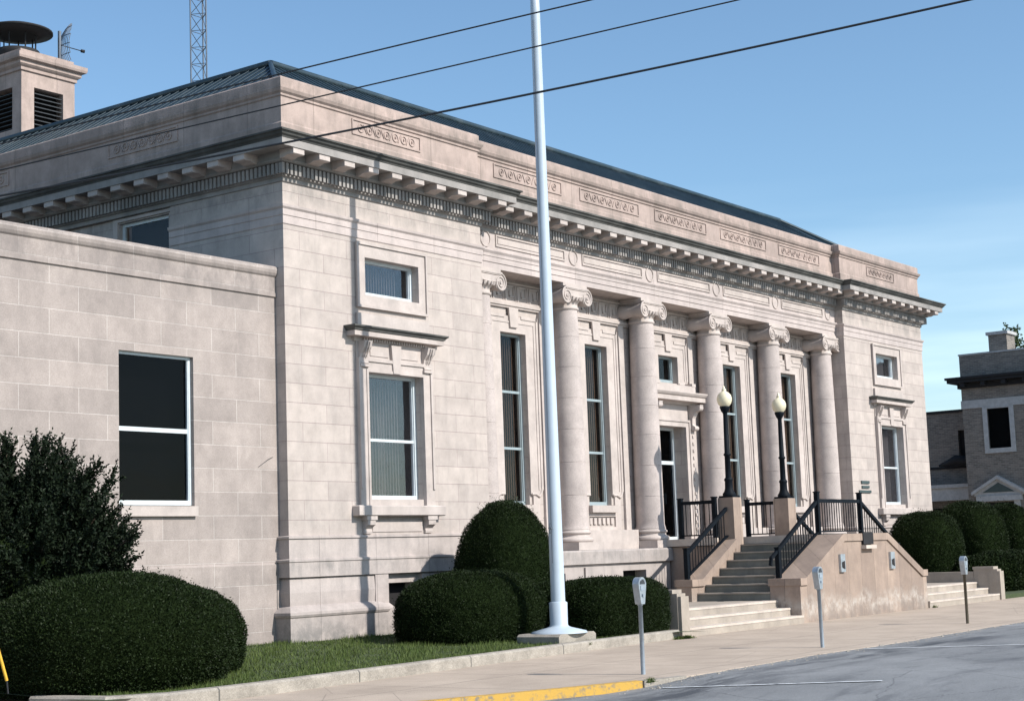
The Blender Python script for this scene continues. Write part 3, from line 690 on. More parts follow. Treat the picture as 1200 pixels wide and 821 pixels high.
# windows -----------------------------------------------------------
def part(name, parent, **k):
    o = bpy.data.objects.new(name, None); col.objects.link(o); o.parent = parent; o.empty_display_size = .2; return o
def frame_rect(f, x0, x1, z0, z1, y0, y1, t_, tb=None):
    tb = tb or t_
    f.box(x0, x0+t_, y0, y1, z0, z1); f.box(x1-t_, x1, y0, y1, z0, z1); f.box(x0+t_, x1-t_, y0+.001, y1-.001, z1-t_, z1); f.box(x0+t_, x1-t_, y0+.001, y1-.001, z0, z0+tb)
def vblind(x0, x1, z0, z1, y, gap=0):
    f = MB(); n = int((x1-x0-gap)/.085); st = (x1-x0-gap)/n
    for k in range(n):
        a = x0+k*st; dy = .035
        f.quad((a+.006, y-dy, z0), (a+st*.72, y+dy, z0), (a+st*.72, y+dy, z1), (a+.006, y-dy, z1))
    return f
def window(x0, x1, z0, z1, y, bars, glass='glass', blind='blind', gap=0, frame_t=.07, trim=None, parent=po, frame='white_frame'):
    """frame sits at depth y in a reveal; bars = heights of the meeting rails"""
    f = MB(); frame_rect(f, x0, x1, z0, z1, y-.03, y+.08, frame_t, .10)
    for z_ in bars: f.box(x0+frame_t, x1-frame_t, y-.012, y+.06, z_-.03, z_+.03)
    f.box(x0+frame_t, x0+frame_t+.02, y, y+.05, z0+.1, z1-frame_t); f.box(x1-frame_t-.02, x1-frame_t, y, y+.05, z0+.1, z1-frame_t)
    wn = f.build('window', frame, parent)
    g_ = MB(); g_.box(x0+frame_t, x1-frame_t, y+.02, y+.026, z0+.1, z1-frame_t); g_.build('pane', glass, wn)
    if blind: vblind(x0+frame_t, x1-frame_t, z0+.12, z1-.1, y+.16, gap).build('vertical_blind', blind, wn)
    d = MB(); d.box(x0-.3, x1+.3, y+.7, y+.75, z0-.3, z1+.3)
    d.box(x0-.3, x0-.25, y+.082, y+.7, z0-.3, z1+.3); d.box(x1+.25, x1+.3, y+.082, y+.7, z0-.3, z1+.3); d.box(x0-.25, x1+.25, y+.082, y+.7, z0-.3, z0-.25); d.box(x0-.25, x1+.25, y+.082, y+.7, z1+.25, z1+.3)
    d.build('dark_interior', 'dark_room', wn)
    return wn
for s_ in (0, 1):
    c = 3.25 if s_ == 0 else L-3.25
    wn = window(c-.89, c+.89, 2.72, 5.37, .18, [3.98], 'glass', 'pale_blind', gap=.28)
    # surround with crossettes, consoles, keystone, hood
    f = MB(); y = -.075
    for a, b in ((c-1.2, c-.89), (c+.89, c+1.2)): f.box(a, b, y, .0-.002, 2.60, 5.66)
    f.box(c-.89, c+.89, y, -.002, 5.37, 5.66)
    for a, b in ((c-1.2, c-1.13), (c+1.13, c+1.2)): f.box(a, b, y-.03, y, 2.95, 5.66)
    f.box(c-1.13, c+1.13, y-.03, y, 5.59, 5.66)
    for a, b in ((c-.95, c-.89), (c+.89, c+.95)): f.box(a, b, y-.018, y, 2.60, 5.43)
    f.box(c-.89, c+.89, y-.018, y, 5.37, 5.43)
    f.box(c-1.2, c+1.2, -.035, -.002, 5.66, 6.0)
    f.box(c-.78, c-.2, -.052, -.035, 5.72, 5.9); f.box(c+.2, c+.78, -.052, -.035, 5.72, 5.9)
    f.prism([(c-.11, 5.38), (c+.11, 5.38), (c+.16, 5.98), (c-.16, 5.98)], 'y', -.11, -.034)
    f.build('window_surround', 'trim', wn)
    for q in (-1, 1):
        k = MB(); cc = c+q*1.03
        k.prism([(-.03, 5.52), (-.10, 5.52), (-.12, 5.55), (-.09, 5.62), (-.11, 5.75), (-.20, 5.86), (-.24, 6.0), (-.03, 6.0)], 'x', cc-.12, cc+.12)
        k.box(cc-.14, cc+.14, -.13, -.03, 5.47, 5.52)
        for o_ in (-.05, .02): k.tube([(cc+o_+.015, -.125, 5.66), (cc+o_+.015, -.215, 5.86), (cc+o_+.015, -.25, 5.98)], .015, 5)
        k.build('console', 'trim', wn)
    h = MB(); hp = [(c+1.3, 0), (c+1.3, 0), (c+1.3, 0)]
    pr = [(0, 6.0), (.05, 6.0), (.06, 6.08), (.24, 6.09), (.24, 6.19), (.0, 6.195)]
    h.sweep([(c-1.22, .02), (c-1.22, 0), (c+1.22, 0), (c+1.22, .02)], pr)
    n = 26
    for k in range(n): xx = c-1.0+2.0*k/(n-1); h.box(xx-.022, xx+.022, -.10, -.055, 6.02, 6.075)
    h.build('hood', 'trim', wn)
    h = MB(); h.sweep([(c-1.22, .02), (c-1.22, 0), (c+1.22, 0), (c+1.22, .02)], [(.235, 6.195), (.26, 6.2), (.27, 6.23), (.32, 6.27), (.32, 6.30), (0, 6.36)]); h.build('hood_top', 'sooty_stone', wn)
    h = MB(); h.box(c-1.17, c+1.17, -.07, -.002, 6.33, 6.60); h.build('upstand', 'trim', wn)
    s2 = MB(); s2.sweep([(c-1.2, .02), (c-1.2, 0), (c+1.2, 0), (c+1.2, .02)], [(0, 2.38), (.17, 2.38), (.20, 2.40), (.20, 2.58), (.18, 2.6), (0, 2.61)])
    s2.box(c-.889, c+.889, -.015, .149, 2.61, 2.735); s2.build('sill', 'trim', wn)
    for q in (-1, 1):
        k = MB(); cc = c+q*.98; k.box(cc-.16, cc+.16, -.175, -.002, 2.30, 2.38)
        k.prism([(-.002, 2.02), (-.05, 2.02), (-.06, 2.06), (-.05, 2.12), (-.10, 2.17), (-.15, 2.2), (-.16, 2.30), (-.002, 2.30)], 'x', cc-.12, cc+.12); k.build('sill_bracket', 'trim', wn)
    ap = MB(); ap.box(c-.8, c+.8, -.02, -.002, 2.06, 2.26); ap.build('apron_panel', 'trim', wn)
    w2 = window(c-.88, c+.88, 7.0, 7.8, .18, [], 'glass', 'pale_blind', gap=.25)
    f = MB()
    for a, b in ((c-1.14, c-.88), (c+.88, c+1.14)): f.box(a, b, -.045, -.002, 6.74, 8.10)
    f.box(c-.88, c+.88, -.045, -.002, 7.8, 8.10); f.box(c-.88, c+.88, -.045, -.002, 6.74, 7.0)
    frame_rect(f, c-1.155, c+1.155, 6.725, 8.115, -.08, -.045, .055)
    f.build('window_surround', 'trim', w2)
for yy in (3.42, 8.6, 13.8):
    f = MB(); a, b = yy, yy+1.58; z0, z1 = 7.4, 8.93
    f.box(.16, .23, a, a+.07, z0, z1); f.box(.16, .23, b-.07, b, z0, z1); f.box(.161, .229, a+.07, b-.07, z1-.07, z1); f.box(.161, .229, a+.07, b-.07, z0, z0+.07)
    wn = f.build('window', 'white_frame', po)
    g_ = MB(); g_.box(.195, .2, a+.07, b-.07, z0+.07, z1-.07); g_.build('pane', 'dim_glass', wn)
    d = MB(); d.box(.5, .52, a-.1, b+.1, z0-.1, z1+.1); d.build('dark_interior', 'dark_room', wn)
    f = MB(); f.box(.03, .068, a-.28, a-.13, 7.3, 9.03); f.box(.03, .068, b+.02, b+.17, 7.3, 9.03); f.box(.03, .068, a-.13, b+.02, 8.96, 9.03); f.build('window_surround', 'trim', wn)
def bay_surround(f, bx, z0=2.95):
    y = YW
    for a, b in ((bx-1.0, bx-.52), (bx+.52, bx+1.0)): f.box(a, b, y-.05, y-.003, z0, 7.28)
    f.box(bx-.52, bx+.52, y-.05, y-.003, 6.87, 7.28)
    for a, b in ((bx-1.03, bx-.95), (bx+.95, bx+1.03)): f.box(a, b, y-.07, y-.05, z0+.1, 7.31)
    for a, b in ((bx-1.0, bx-.34), (bx+.34, bx+1.0)): f.box(a, b, y-.07, y-.051, 7.23, 7.309)
    for a, b in ((bx-.88, bx-.84), (bx+.84, bx+.88)): f.box(a, b, y-.066, y-.05, z0+.1, 7.15)
    f.box(bx-.84, bx+.84, y-.066, y-.05, 7.11, 7.15)
    f.prism([(bx-.15, 7.0), (bx+.15, 7.0), (bx+.19, 7.475), (bx-.19, 7.475)], 'y', y-.10, y-.048)
    for q in (-1, 1):
        a, b = sorted((bx+q*1.10, bx+q*1.34)); f.box(a, b, y-.07, y-.003, 2.04, 7.476)
        a, b = sorted((bx+q*1.42, bx+q*1.40)); 
    # scrolled foot of the architrave
    for q in (-1, 1):
        f.tube([(bx+q*(.55+.45*0), y-.04, z0), (bx+q*.72, y-.05, z0-.0), (bx+q*.86, y-.055, z0-.06), (bx+q*.93, y-.055, z0-.0), (bx+q*.98, y-.055, z0+.12)], .035, 8)
for i, bx in enumerate(BAYX):
    if i == 2: continue
    wn = window(bx-.52, bx+.52, 2.68, 6.87, YW+.16, [5.44, 4.06], 'dim_glass', 'blind', frame='pale_frame', frame_t=.06)
    f = MB(); bay_surround(f, bx); f.build('window_surround', 'trim', wn)
    f = MB(); f.box(bx-.62, bx+.62, YW-.16, YW-.003, 2.50, 2.68); f.box(bx-.52, bx+.52, YW-.002, YW+.12, 2.56, 2.679); f.build('sill', 'trim', wn)
    f = MB(); f.box(bx-.9, bx-.62, YW-.045, YW-.003, 2.042, 2.95); f.box(bx+.62, bx+.9, YW-.045, YW-.003, 2.042, 2.95)
    f.box(bx-.62, bx+.62, YW-.05, YW-.003, 2.042, 2.13); f.box(bx-.62, bx+.62, YW-.05, YW-.003, 2.4, 2.5)
    for k in range(6): f.box(bx-.6+k*.2-.0, bx-.6+k*.2+.12, YW-.045, YW-.003, 2.2, 2.36)
    f.build('apron', 'trim', wn)

# door --------------------------------------------------------------
bx = CXB
wn = window(bx-.52, bx+.52, 6.12, 6.87, YW+.16, [], 'dim_glass', None, frame='pale_frame', frame_t=.06)
f = MB(); bay_surround(f, bx, 6.1); f.build('window_surround', 'trim', wn)
f = MB(); frame_rect(f, bx-.78, bx+.78, 1.76, 4.9, YW+.34, YW+.46, .08); f.box(bx-.70, bx+.70, YW+.35, YW+.45, 3.86, 3.96); f.box(bx-.045, bx+.045, YW+.345, YW+.45, 1.84, 3.86)
f.box(bx-.03, bx+.03, YW+.36, YW+.44, 3.96, 4.82)
dr = f.build('door', 'white_frame', po)
f = MB(); f.box(bx-.70, bx+.70, YW+.40, YW+.41, 1.84, 4.82); f.build('pane', 'dark_glass', dr)
f = MB(); f.box(bx-.07, bx-.05, YW+.26, YW+.345, 2.75, 3.05); f.box(bx+.05, bx+.07, YW+.26, YW+.345, 2.75, 3.05); f.build('handle', 'black_iron', dr)
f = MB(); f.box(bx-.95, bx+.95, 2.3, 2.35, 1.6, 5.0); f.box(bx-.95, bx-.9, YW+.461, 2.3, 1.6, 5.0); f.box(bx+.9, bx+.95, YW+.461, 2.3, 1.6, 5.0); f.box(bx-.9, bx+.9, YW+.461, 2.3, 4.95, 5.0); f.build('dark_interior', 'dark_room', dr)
f = MB()
for q in (-1, 1):
    a, b = sorted((bx+q*.78, bx+q*.98)); f.box(a, b, YW-.07, YW-.003, 1.75, 5.10)
    a, b = sorted((bx+q*.93, bx+q*.99)); f.box(a, b, YW-.10, YW-.07, 1.75, 5.10)
    a, b = sorted((bx+q*1.0, bx+q*1.2)); f.box(a, b, YW-.09, YW-.003, 1.75, 5.52)
    for k in range(14): f.lathe([(.035, 0), (.03, .02), (.005, .03)], 0, 0, 8) if False else f.box((bx+q*1.1)-.04, (bx+q*1.1)+.04, YW-.12, YW-.09, 2.0+k*.2, 2.08+k*.2)
f.box(bx-.78, bx+.78, YW-.07, YW-.003, 4.9, 5.10); f.box(bx-.93, bx+.93, YW-.10, YW-.07, 5.04, 5.10); f.box(bx-.95, bx+.95, YW-.04, YW-.003, 5.10, 5.52)
f.build('door_surround', 'trim', dr)
for q in (-1, 1):
    k = MB(); cc = bx+q*1.1; yk_ = YW-.09
    k.prism([(yk_, 4.80), (yk_-.08, 4.80), (yk_-.12, 4.87), (yk_-.06, 4.98), (yk_-.07, 5.15), (yk_-.15, 5.30), (yk_-.32, 5.42), (yk_-.34, 5.52), (yk_, 5.52)], 'x', cc-.09, cc+.09)
    k.tube([(cc-.11, yk_-.09, 4.87), (cc+.11, yk_-.09, 4.87)], .07, 12); k.tube([(cc-.10, yk_-.25, 5.43), (cc+.10, yk_-.25, 5.43)], .085, 12); k.build('console', 'trim', dr)
h = MB(); h.sweep([(bx-1.2, YW), (bx-1.2, YW-.05), (bx+1.2, YW-.05), (bx+1.2, YW)], [(0, 5.52), (.05, 5.52), (.08, 5.58), (.30, 5.60), (.30, 5.72), (.34, 5.75), (.38, 5.81), (.38, 5.84), (0, 5.88)])
h.box(bx-1.05, bx+1.05, YW-.28, YW-.003, 5.86, 6.04); h.box(bx+.86, bx+1.06, YW-.29, YW-.003, 6.03, 6.12); h.box(bx-1.06, bx-.86, YW-.29, YW-.003, 6.03, 6.12); h.build('hood', 'trim', dr)

# wall plaques left of the far window
for k, (a, b, z0, z1) in enumerate(((26.45, 27.05, 3.40, 3.49), (26.48, 27.03, 3.25, 3.33), (26.25, 27.15, 3.10, 3.18))):
    f = MB(); f.box(a, b, -.04, -.002, z0, z1); f.build('wall_plaque', 'plaque', po)

# ------------------------------------------------------------------ annex
ax = thing('annex', 'plain lower side wing of grey-pink ashlar blocks left of the columned building', 'building', (-8, 3, 0))
def AX(mb, name, mat, **k):
    o = mb.build(name, mat); return under(o, ax)
f = MB(); f.wall('y', .25, -16, -.002, 1.49, 7.0, [(-3.97, -2.20, 2.60, 5.36, .14)]); f.wall('x', -16, .25, 12, -.4, 7.0); f.quad((-16, 12, -.4), (-.002, 12, -.4), (-.002, 12, 7), (-16, 12, 7))
AX(f, 'wall', 'annex_ashlar')
f = MB(); f.sweep([(-16, 12), (-16, .25), (-.003, .25)], [(0, -.4), (.045, -.4), (.045, 1.46), (.0, 1.50)]); AX(f, 'base', 'annex_ashlar')
f = MB(); f.sweep([(-16, 12), (-16, .25), (-.003, .25)], [(0, 6.72), (.035, 6.73), (.035, 6.80), (.02, 6.81), (.02, 7.12), (.05, 7.15), (.075, 7.2), (.085, 7.26), (.075, 7.31), (.04, 7.34), (-.35, 7.34), (-.35, 6.9)]); AX(f, 'parapet', 'annex_ashlar')
f = MB(); f.quad((-15.9, .5, 6.95), (-.01, .5, 6.95), (-.01, 11.9, 6.95), (-15.9, 11.9, 6.95)); AX(f, 'roof', 'dark_metal')
f = MB(); x0, x1, z0, z1, y = -3.97, -2.20, 2.60, 5.36, .36
frame_rect(f, x0, x1, z0, z1, y-.03, y+.08, .055, .09); f.box(x0+.05, x1-.05, y-.012, y+.06, 3.93, 4.01); f.box(x1-.075, x1-.055, y-.02, y+.05, z0+.09, z1-.055)
wn = AX(f, 'window', 'white_frame')
def sub(mb, name, mat, par):
    o = mb.build(name, mat); o.parent = par; return o
f = MB(); f.box(x0+.055, x1-.055, y+.02, y+.026, z0+.09, z1-.055); sub(f, 'pane', 'dark_glass', wn)
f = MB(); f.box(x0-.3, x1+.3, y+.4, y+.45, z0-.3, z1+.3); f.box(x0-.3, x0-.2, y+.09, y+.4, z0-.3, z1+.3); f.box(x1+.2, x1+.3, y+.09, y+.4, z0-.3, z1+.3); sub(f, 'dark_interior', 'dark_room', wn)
f = MB(); f.box(x0-.02, x1+.02, .17, .249, 2.40, 2.585); f.box(x0, x1, .25, .33, 2.54, 2.599); sub(f, 'sill', 'trim', wn)
f = MB(); f.tube([(-.14, .22, -.05), (-.14, .22, 1.5)], .02, 6) ; f.tube([(-.55, .235, 3.35), (-.3, .22, 3.5), (-.16, .235, 3.55)], .005, 5); AX(f, 'conduit', 'slat_metal')

# ------------------------------------------------------------------ stairs
st = thing('entrance_stair', 'double stone stair with sloping tan cheek wall rising to the columned entrance', 'stairs', (CXB, -3, ZS))
def ST(mb, name, mat): return under(mb.build(name, mat), st)
def mir(v): return L-v
RIS = .194; Z0 = .19; ZL = 1.745
def addm(mb, x0, x1, y0, y1, z0, z1, q):
    if q < 0: mb.box(x0, x1, y0, y1, z0, z1)
    else: mb.box(L-x1, L-x0, y0, y1, z0, z1)
for q in (-1, 1):
    # three low steps facing the street
    for k in range(3):
        f = MB(); y0 = -4.75+.33*k; xe = 12.33
        addm(f, 6.97, xe, y0, -4.09 if k < 2 else -1.0, ZS-.2, ZS+.18*(k+1), q)
        ST(f, 'low_step', 'low_step_stone')
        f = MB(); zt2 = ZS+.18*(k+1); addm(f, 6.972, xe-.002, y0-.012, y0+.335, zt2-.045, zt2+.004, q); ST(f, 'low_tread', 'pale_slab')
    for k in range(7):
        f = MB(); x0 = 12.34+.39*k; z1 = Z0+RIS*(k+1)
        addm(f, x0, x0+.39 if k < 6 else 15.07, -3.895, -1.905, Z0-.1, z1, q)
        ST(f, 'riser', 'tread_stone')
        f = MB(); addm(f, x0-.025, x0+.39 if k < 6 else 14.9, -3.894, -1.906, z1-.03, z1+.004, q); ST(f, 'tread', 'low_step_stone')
    # back cheek
    poly = [(12.05, ZS), (12.05, .56), (12.63, .56), (14.40, 1.50), (14.40, ZS)]
    if q > 0: poly = [(L-a, b) for a, b in poly]
    f = MB(); f.prism(poly, 'y', -1.90, -1.48); ST(f, 'back_cheek_wall', 'stair_stone')
    poly = [(12.02, .56), (12.02, .73), (12.55, .73), (14.38, 1.70), (14.38, 1.50), (12.63, .56)]
    if q > 0: poly = [(L-a, b) for a, b in poly]
    f = MB(); f.prism(poly, 'y', -1.95, -1.44); ST(f, 'back_cheek_coping', 'stair_stone')
    # pier
    f = MB(); addm(f, 14.38, 14.83, -1.90, -1.45, 1.0, 2.72, q); addm(f, 14.385, 14.825, -1.895, -1.455, 2.72, 2.77, q); ST(f, 'pier', 'stair_stone')
    # low end cheek with pedestal
    f = MB(); addm(f, 6.62, 6.965, -4.72, -3.99, ZS-.1, .56, q); addm(f, 6.62, 6.965, -3.98, -1.0, ZS-.1, .50, q)
    addm(f, 6.60, 6.985, -4.62, -3.97, .56, .64, q); addm(f, 6.64, 6.96, -4.80, -4.721, ZS-.1, .50, q); ST(f, 'low_cheek_wall', 'low_step_stone')
# landing
f = MB(); f.box(14.30, 18.0, -1.45, YW-.06, ZS, 1.54); f.box(15.07, L-15.07, -3.89, -1.45, ZS, 1.54); ST(f, 'landing_wall', 'stair_stone')
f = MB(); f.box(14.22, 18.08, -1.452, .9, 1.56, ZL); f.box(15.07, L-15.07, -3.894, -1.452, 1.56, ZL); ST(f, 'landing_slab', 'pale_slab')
# front cheek wall
Wx0, Wx1 = 12.335, L-12.335
poly = [(Wx0, ZS-.1), (Wx0, .53), (12.66, .53), (14.84, 1.54), (L-14.84, 1.54), (L-12.66, .53), (Wx1, .53), (Wx1, ZS-.1)]
f = MB(); f.prism(poly, 'y', -4.70, -3.90); fw = ST(f, 'front_cheek_wall', 'stair_stone')
polyc = [(Wx0-.03, .53), (Wx0-.03, .70), (12.60, .70), (14.80, 1.72), (L-14.80, 1.72), (L-12.60, .70), (Wx1+.03, .70), (Wx1+.03, .53), (L-12.66, .53), (L-14.84, 1.54), (14.84, 1.54), (12.66, .53)]
f = MB()
segs = [((Wx0-.03, .53), (12.66, .53), (12.60, .70), (Wx0-.03, .70)), ((12.66, .53), (14.84, 1.54), (14.80, 1.72), (12.60, .70)), ((14.84, 1.54), (L-14.84, 1.54), (L-14.80, 1.72), (14.80, 1.72)),
        ((L-12.66, .53), (L-14.84, 1.54), (L-14.80, 1.72), (L-12.60, .70)), ((L-12.66, .53), (Wx1+.03, .53), (Wx1+.03, .70), (L-12.60, .70))]
for s_ in segs: f.prism(list(s_), 'y', -4.74, -3.87)
ST(f, 'coping', 'stair_stone')
for cc in (14.64, 17.67):
    f = MB(); f.box(cc-.13, cc+.13, -4.76, -4.70, .78, 1.22); ft = ST(f, 'wall_light', 'meter_metal')
    f = MB(); f.prism([(cc-.07, .90), (cc+.07, .85), (cc+.07, 1.05), (cc-.07, 1.02)], 'y', -4.775, -4.758); g2 = f.build('opening', 'dark_room'); g2.parent = ft; 
f = MB(); f.box(15.90, 16.50, -4.765, -4.70, 1.44, 1.75); mb_ = ST(f, 'letter_slot', 'dark_metal')
f = MB(); f.box(15.88, 16.52, -4.84, -4.70, 1.33, 1.42); g2 = f.build('lip', 'pale_slab'); g2.parent = mb_

# ------------------------------------------------------------------ railings
def railing(name, label, pts, posts, mirror=False, flare=None):
    """pts: list of (x,y,zbase,ztop) for the rail run; balusters between; posts = list of (x,y,z0,z1)"""
    M = (lambda v: L-v) if mirror else (lambda v: v)
    pts = [(M(a), b, c, d) for a, b, c, d in pts]; posts = [(M(a), b, c, d) for a, b, c, d in posts]
    r = thing(name, label, 'railing', (pts[0][0], pts[0][1], pts[0][2]), 'black iron railings of the entrance stair')
    for (x_, y_, z0, z1) in posts:
        f = MB(); f.box(x_-.055, x_+.055, y_-.055, y_+.055, z0, z1); f.box(x_-.068, x_+.068, y_-.068, y_+.068, z1, z1+.03); under(f.build('post', 'black_iron'), r)
    for a, b in zip(pts[:-1], pts[1:]):
        d = Vector((b[0]-a[0], b[1]-a[1], 0)).normalized(); nn_ = Vector((-d.y, d.x, 0))*.042
        for (za, zb, h) in ((a[3], b[3], .09), (a[2]+.10, b[2]+.10, .035)):
            f = MB(); vs = []
            for p, zz in ((a, za), (b, zb)):
                for s_, dz in ((-1, -h), (1, -h), (1, 0), (-1, 0)): vs.append((p[0]+nn_.x*s_, p[1]+nn_.y*s_, zz+dz))
            f.add(vs, [(0, 1, 2, 3), (4, 5, 6, 7), (0, 1, 5, 4), (1, 2, 6, 5), (2, 3, 7, 6), (3, 0, 4, 7)])
            under(f.build('rail', 'black_iron'), r)
    if flare:
        f = MB(); f.tube([(M(a), b, c) for a, b, c in flare], .05, 4, smooth=False); under(f.build('handrail_end', 'black_iron'), r)
    for a, b in zip(pts[:-1], pts[1:]):
        l = math.hypot(b[0]-a[0], b[1]-a[1]); n = max(2, int(l/.135))
        for k in range(1, n):
            t_ = k/n; X = a[0]+(b[0]-a[0])*t_; Y = a[1]+(b[1]-a[1])*t_; zb_ = a[2]+(b[2]-a[2])*t_+.09; ztp = a[3]+(b[3]-a[3])*t_-.07
            f = MB(); f.tube([(X, Y, zb_), (X, Y, ztp)], .013, 5); under(f.build('baluster', 'black_iron'), r)
    return r
yr = -4.02
railing('railing', 'black railing running up, across and down the tan front cheek wall', [(12.62, yr, .70, 1.42), (14.88, yr, 1.72, 2.62), (L-14.88, yr, 1.72, 2.62), (L-12.62, yr, .70, 1.42)],
        [(12.60, yr, .70, 1.42), (14.88, yr, 1.72, 2.78), (L-14.88, yr, 1.72, 2.78), (L-12.60, yr, .70, 1.42)], flare=[(12.7, yr, 1.42), (12.25, yr, 1.19), (12.2, yr, 1.02)])
for mi in (False, True):
    railing('railing', 'black sloping railing on the %s back cheek wall between low cap and lamp pier' % ('far' if mi else 'near'), [(12.25, -1.70, .73, 1.42), (14.34, -1.70, 1.70, 2.52)], [(12.22, -1.70, .73, 1.48)], mi)
    railing('railing', 'short level black railing on the %s edge of the landing beside the door' % ('far' if mi else 'near'), [(14.31, -.38, 1.745, 2.72), (14.31, -1.36, 1.745, 2.72)], [(14.31, -.36, 1.745, 2.78), (14.31, -1.38, 1.745, 2.78)], mi)

# ------------------------------------------------------------------ lamp posts
def lamp(x_, y_, label):
    r = thing('lamp_post', label, 'street lamp', (x_, y_, 2.77), 'globe lamps on the stair piers')
    f = MB(); f.box(-.20, .20, -.20, .20, 0, .05); f.lathe([(.17, .05), (.175, .10), (.13, .16), (.105, .24), (.10, .42), (.115, .45), (.115, .48), (.085, .52)], 0, 0, 16); f.build('base', 'black_iron', r)
    f = MB(); pr = [(.078, .52), (.072, 1.08), (.095, 1.10), (.095, 1.14), (.070, 1.16), (.055, 2.15), (.06, 2.2)]; f.lathe(pr, 0, 0, 12); f.build('pole', 'black_iron', r)
    f = MB(); f.lathe([(.06, 2.2), (.10, 2.26), (.13, 2.34), (.135, 2.38), (.10, 2.385)], 0, 0, 16); f.build('collar', 'black_iron', r)
    f = MB(); pr = [(.11, 2.38), (.165, 2.44), (.195, 2.52), (.198, 2.60), (.175, 2.68), (.12, 2.745), (.07, 2.775), (.055, 2.79), (.06, 2.81)]; f.lathe(pr, 0, 0, 24); f.build('globe', 'globe_glass', r)
    f = MB(); f.lathe([(.055, 2.808), (.06, 2.83), (.03, 2.86), (.032, 2.89), (.005, 2.93)], 0, 0, 12); f.build('finial', 'globe_glass', r)
    return r
lamp(14.605, -1.675, 'black iron post with cream acorn globe on the nearer, left stair pier')
lamp(L-14.605, -1.675, 'black iron post with cream acorn globe on the farther, right stair pier')

# ------------------------------------------------------------------ parking meters
def meter(x_, y_, label, pole='meter_pole', h=1.43, tilt=0):
    r = thing('parking_meter', label, 'parking meter', (x_, y_, ZS), 'parking meters along the kerb')
    r.rotation_euler = (0, tilt, 0)
    f = MB(); f.lathe([(.034, 0), (.032, h-.42), (.04, h-.42), (.042, h-.38), (.03, h-.37)], 0, 0, 12); f.build('pole', pole, r)
    f = MB()          # tapered housing + domed head, facing the street
    prof = [(-.045, -.40), (-.055, -.38), (-.10, -.15), (-.105, -.10)] + [(-.105*math.cos(a), -.105+.105*math.sin(a)) for a in np.linspace(0.15, PI/2, 7)]
    pts = prof + [(-a, b) for a, b in prof[::-1][1:]]
    f.prism([(a, b+h) for a, b in pts], 'y', -.055, .055); f.build('housing', 'meter_metal', r)
    f = MB(); dp = [(.08*math.cos(a), h-.105+.08*math.sin(a)) for a in np.linspace(0, PI, 13)]; f.prism(dp, 'y', -.075, -.054); f.prism(dp, 'y', .054, .075); f.build('dome_window', 'glass', r)
    f = MB(); f.prism([(a*.9, h-.105+(b-h+.105)*.9) for a, b in dp], 'y', -.0565, .0565); f.build('dial', 'slat_metal', r)
    f = MB(); f.box(-.055, .055, -.064, -.054, h-.2, h-.13); f.box(-.02, .02, -.075, -.054, h-.29, h-.25); f.build('coin_plate', 'meter_pole', r)
meter(-2.15, -9.32, 'grey parking meter in front of the dark hedge, nearest to the yellow kerb')
meter(3.91, -9.30, 'grey parking meter in front of the end of the tan stair wall', tilt=-.02)
meter(11.79, -8.95, 'parking meter with dark rusty post, in front of the farther low steps', 'rusty_pole', h=1.46)

# ------------------------------------------------------------------ flagpole
FX, FY = 2.72, -4.42
fp = thing('flagpole', 'tall white tapered flagpole on a flared concrete base in the lawn', 'flagpole', (FX, FY, .0))
f = MB(); f.lathe([(.145, .0), (.14, .5), (.138, .51), (.095, 12.2), (.088, 12.6), (.05, 12.66)], 0, 0, 24); f.build('pole', 'pole_paint', fp)
f = MB(); f.lathe([(.54, -.02), (.52, .015), (.24, .085), (.185, .11), (.17, .14), (.175, .55), (.152, .57)], 0, 0, 32); f.build('base', 'pole_paint', fp)
f = MB(); f.prism([(-.62, -.5), (.62, -.5), (.62, -.06), (.55, -.015), (-.55, -.015), (-.62, -.06)], 'y', -.42, .55); f.build('footing', 'kerb_concrete', fp)
f = MB(); f.box(-.19, -.13, -.03, .03, 1.95, 1.98); f.tube([(-.17, 0, 1.86), (-.19, 0, 1.96), (-.17, 0, 2.06)], .014, 5); f.tube([(-.165, -.02, 1.3), (-.15, -.02, 4), (-.115, -.02, 12)], .006, 4); f.build('cleat', 'galvanised', fp)

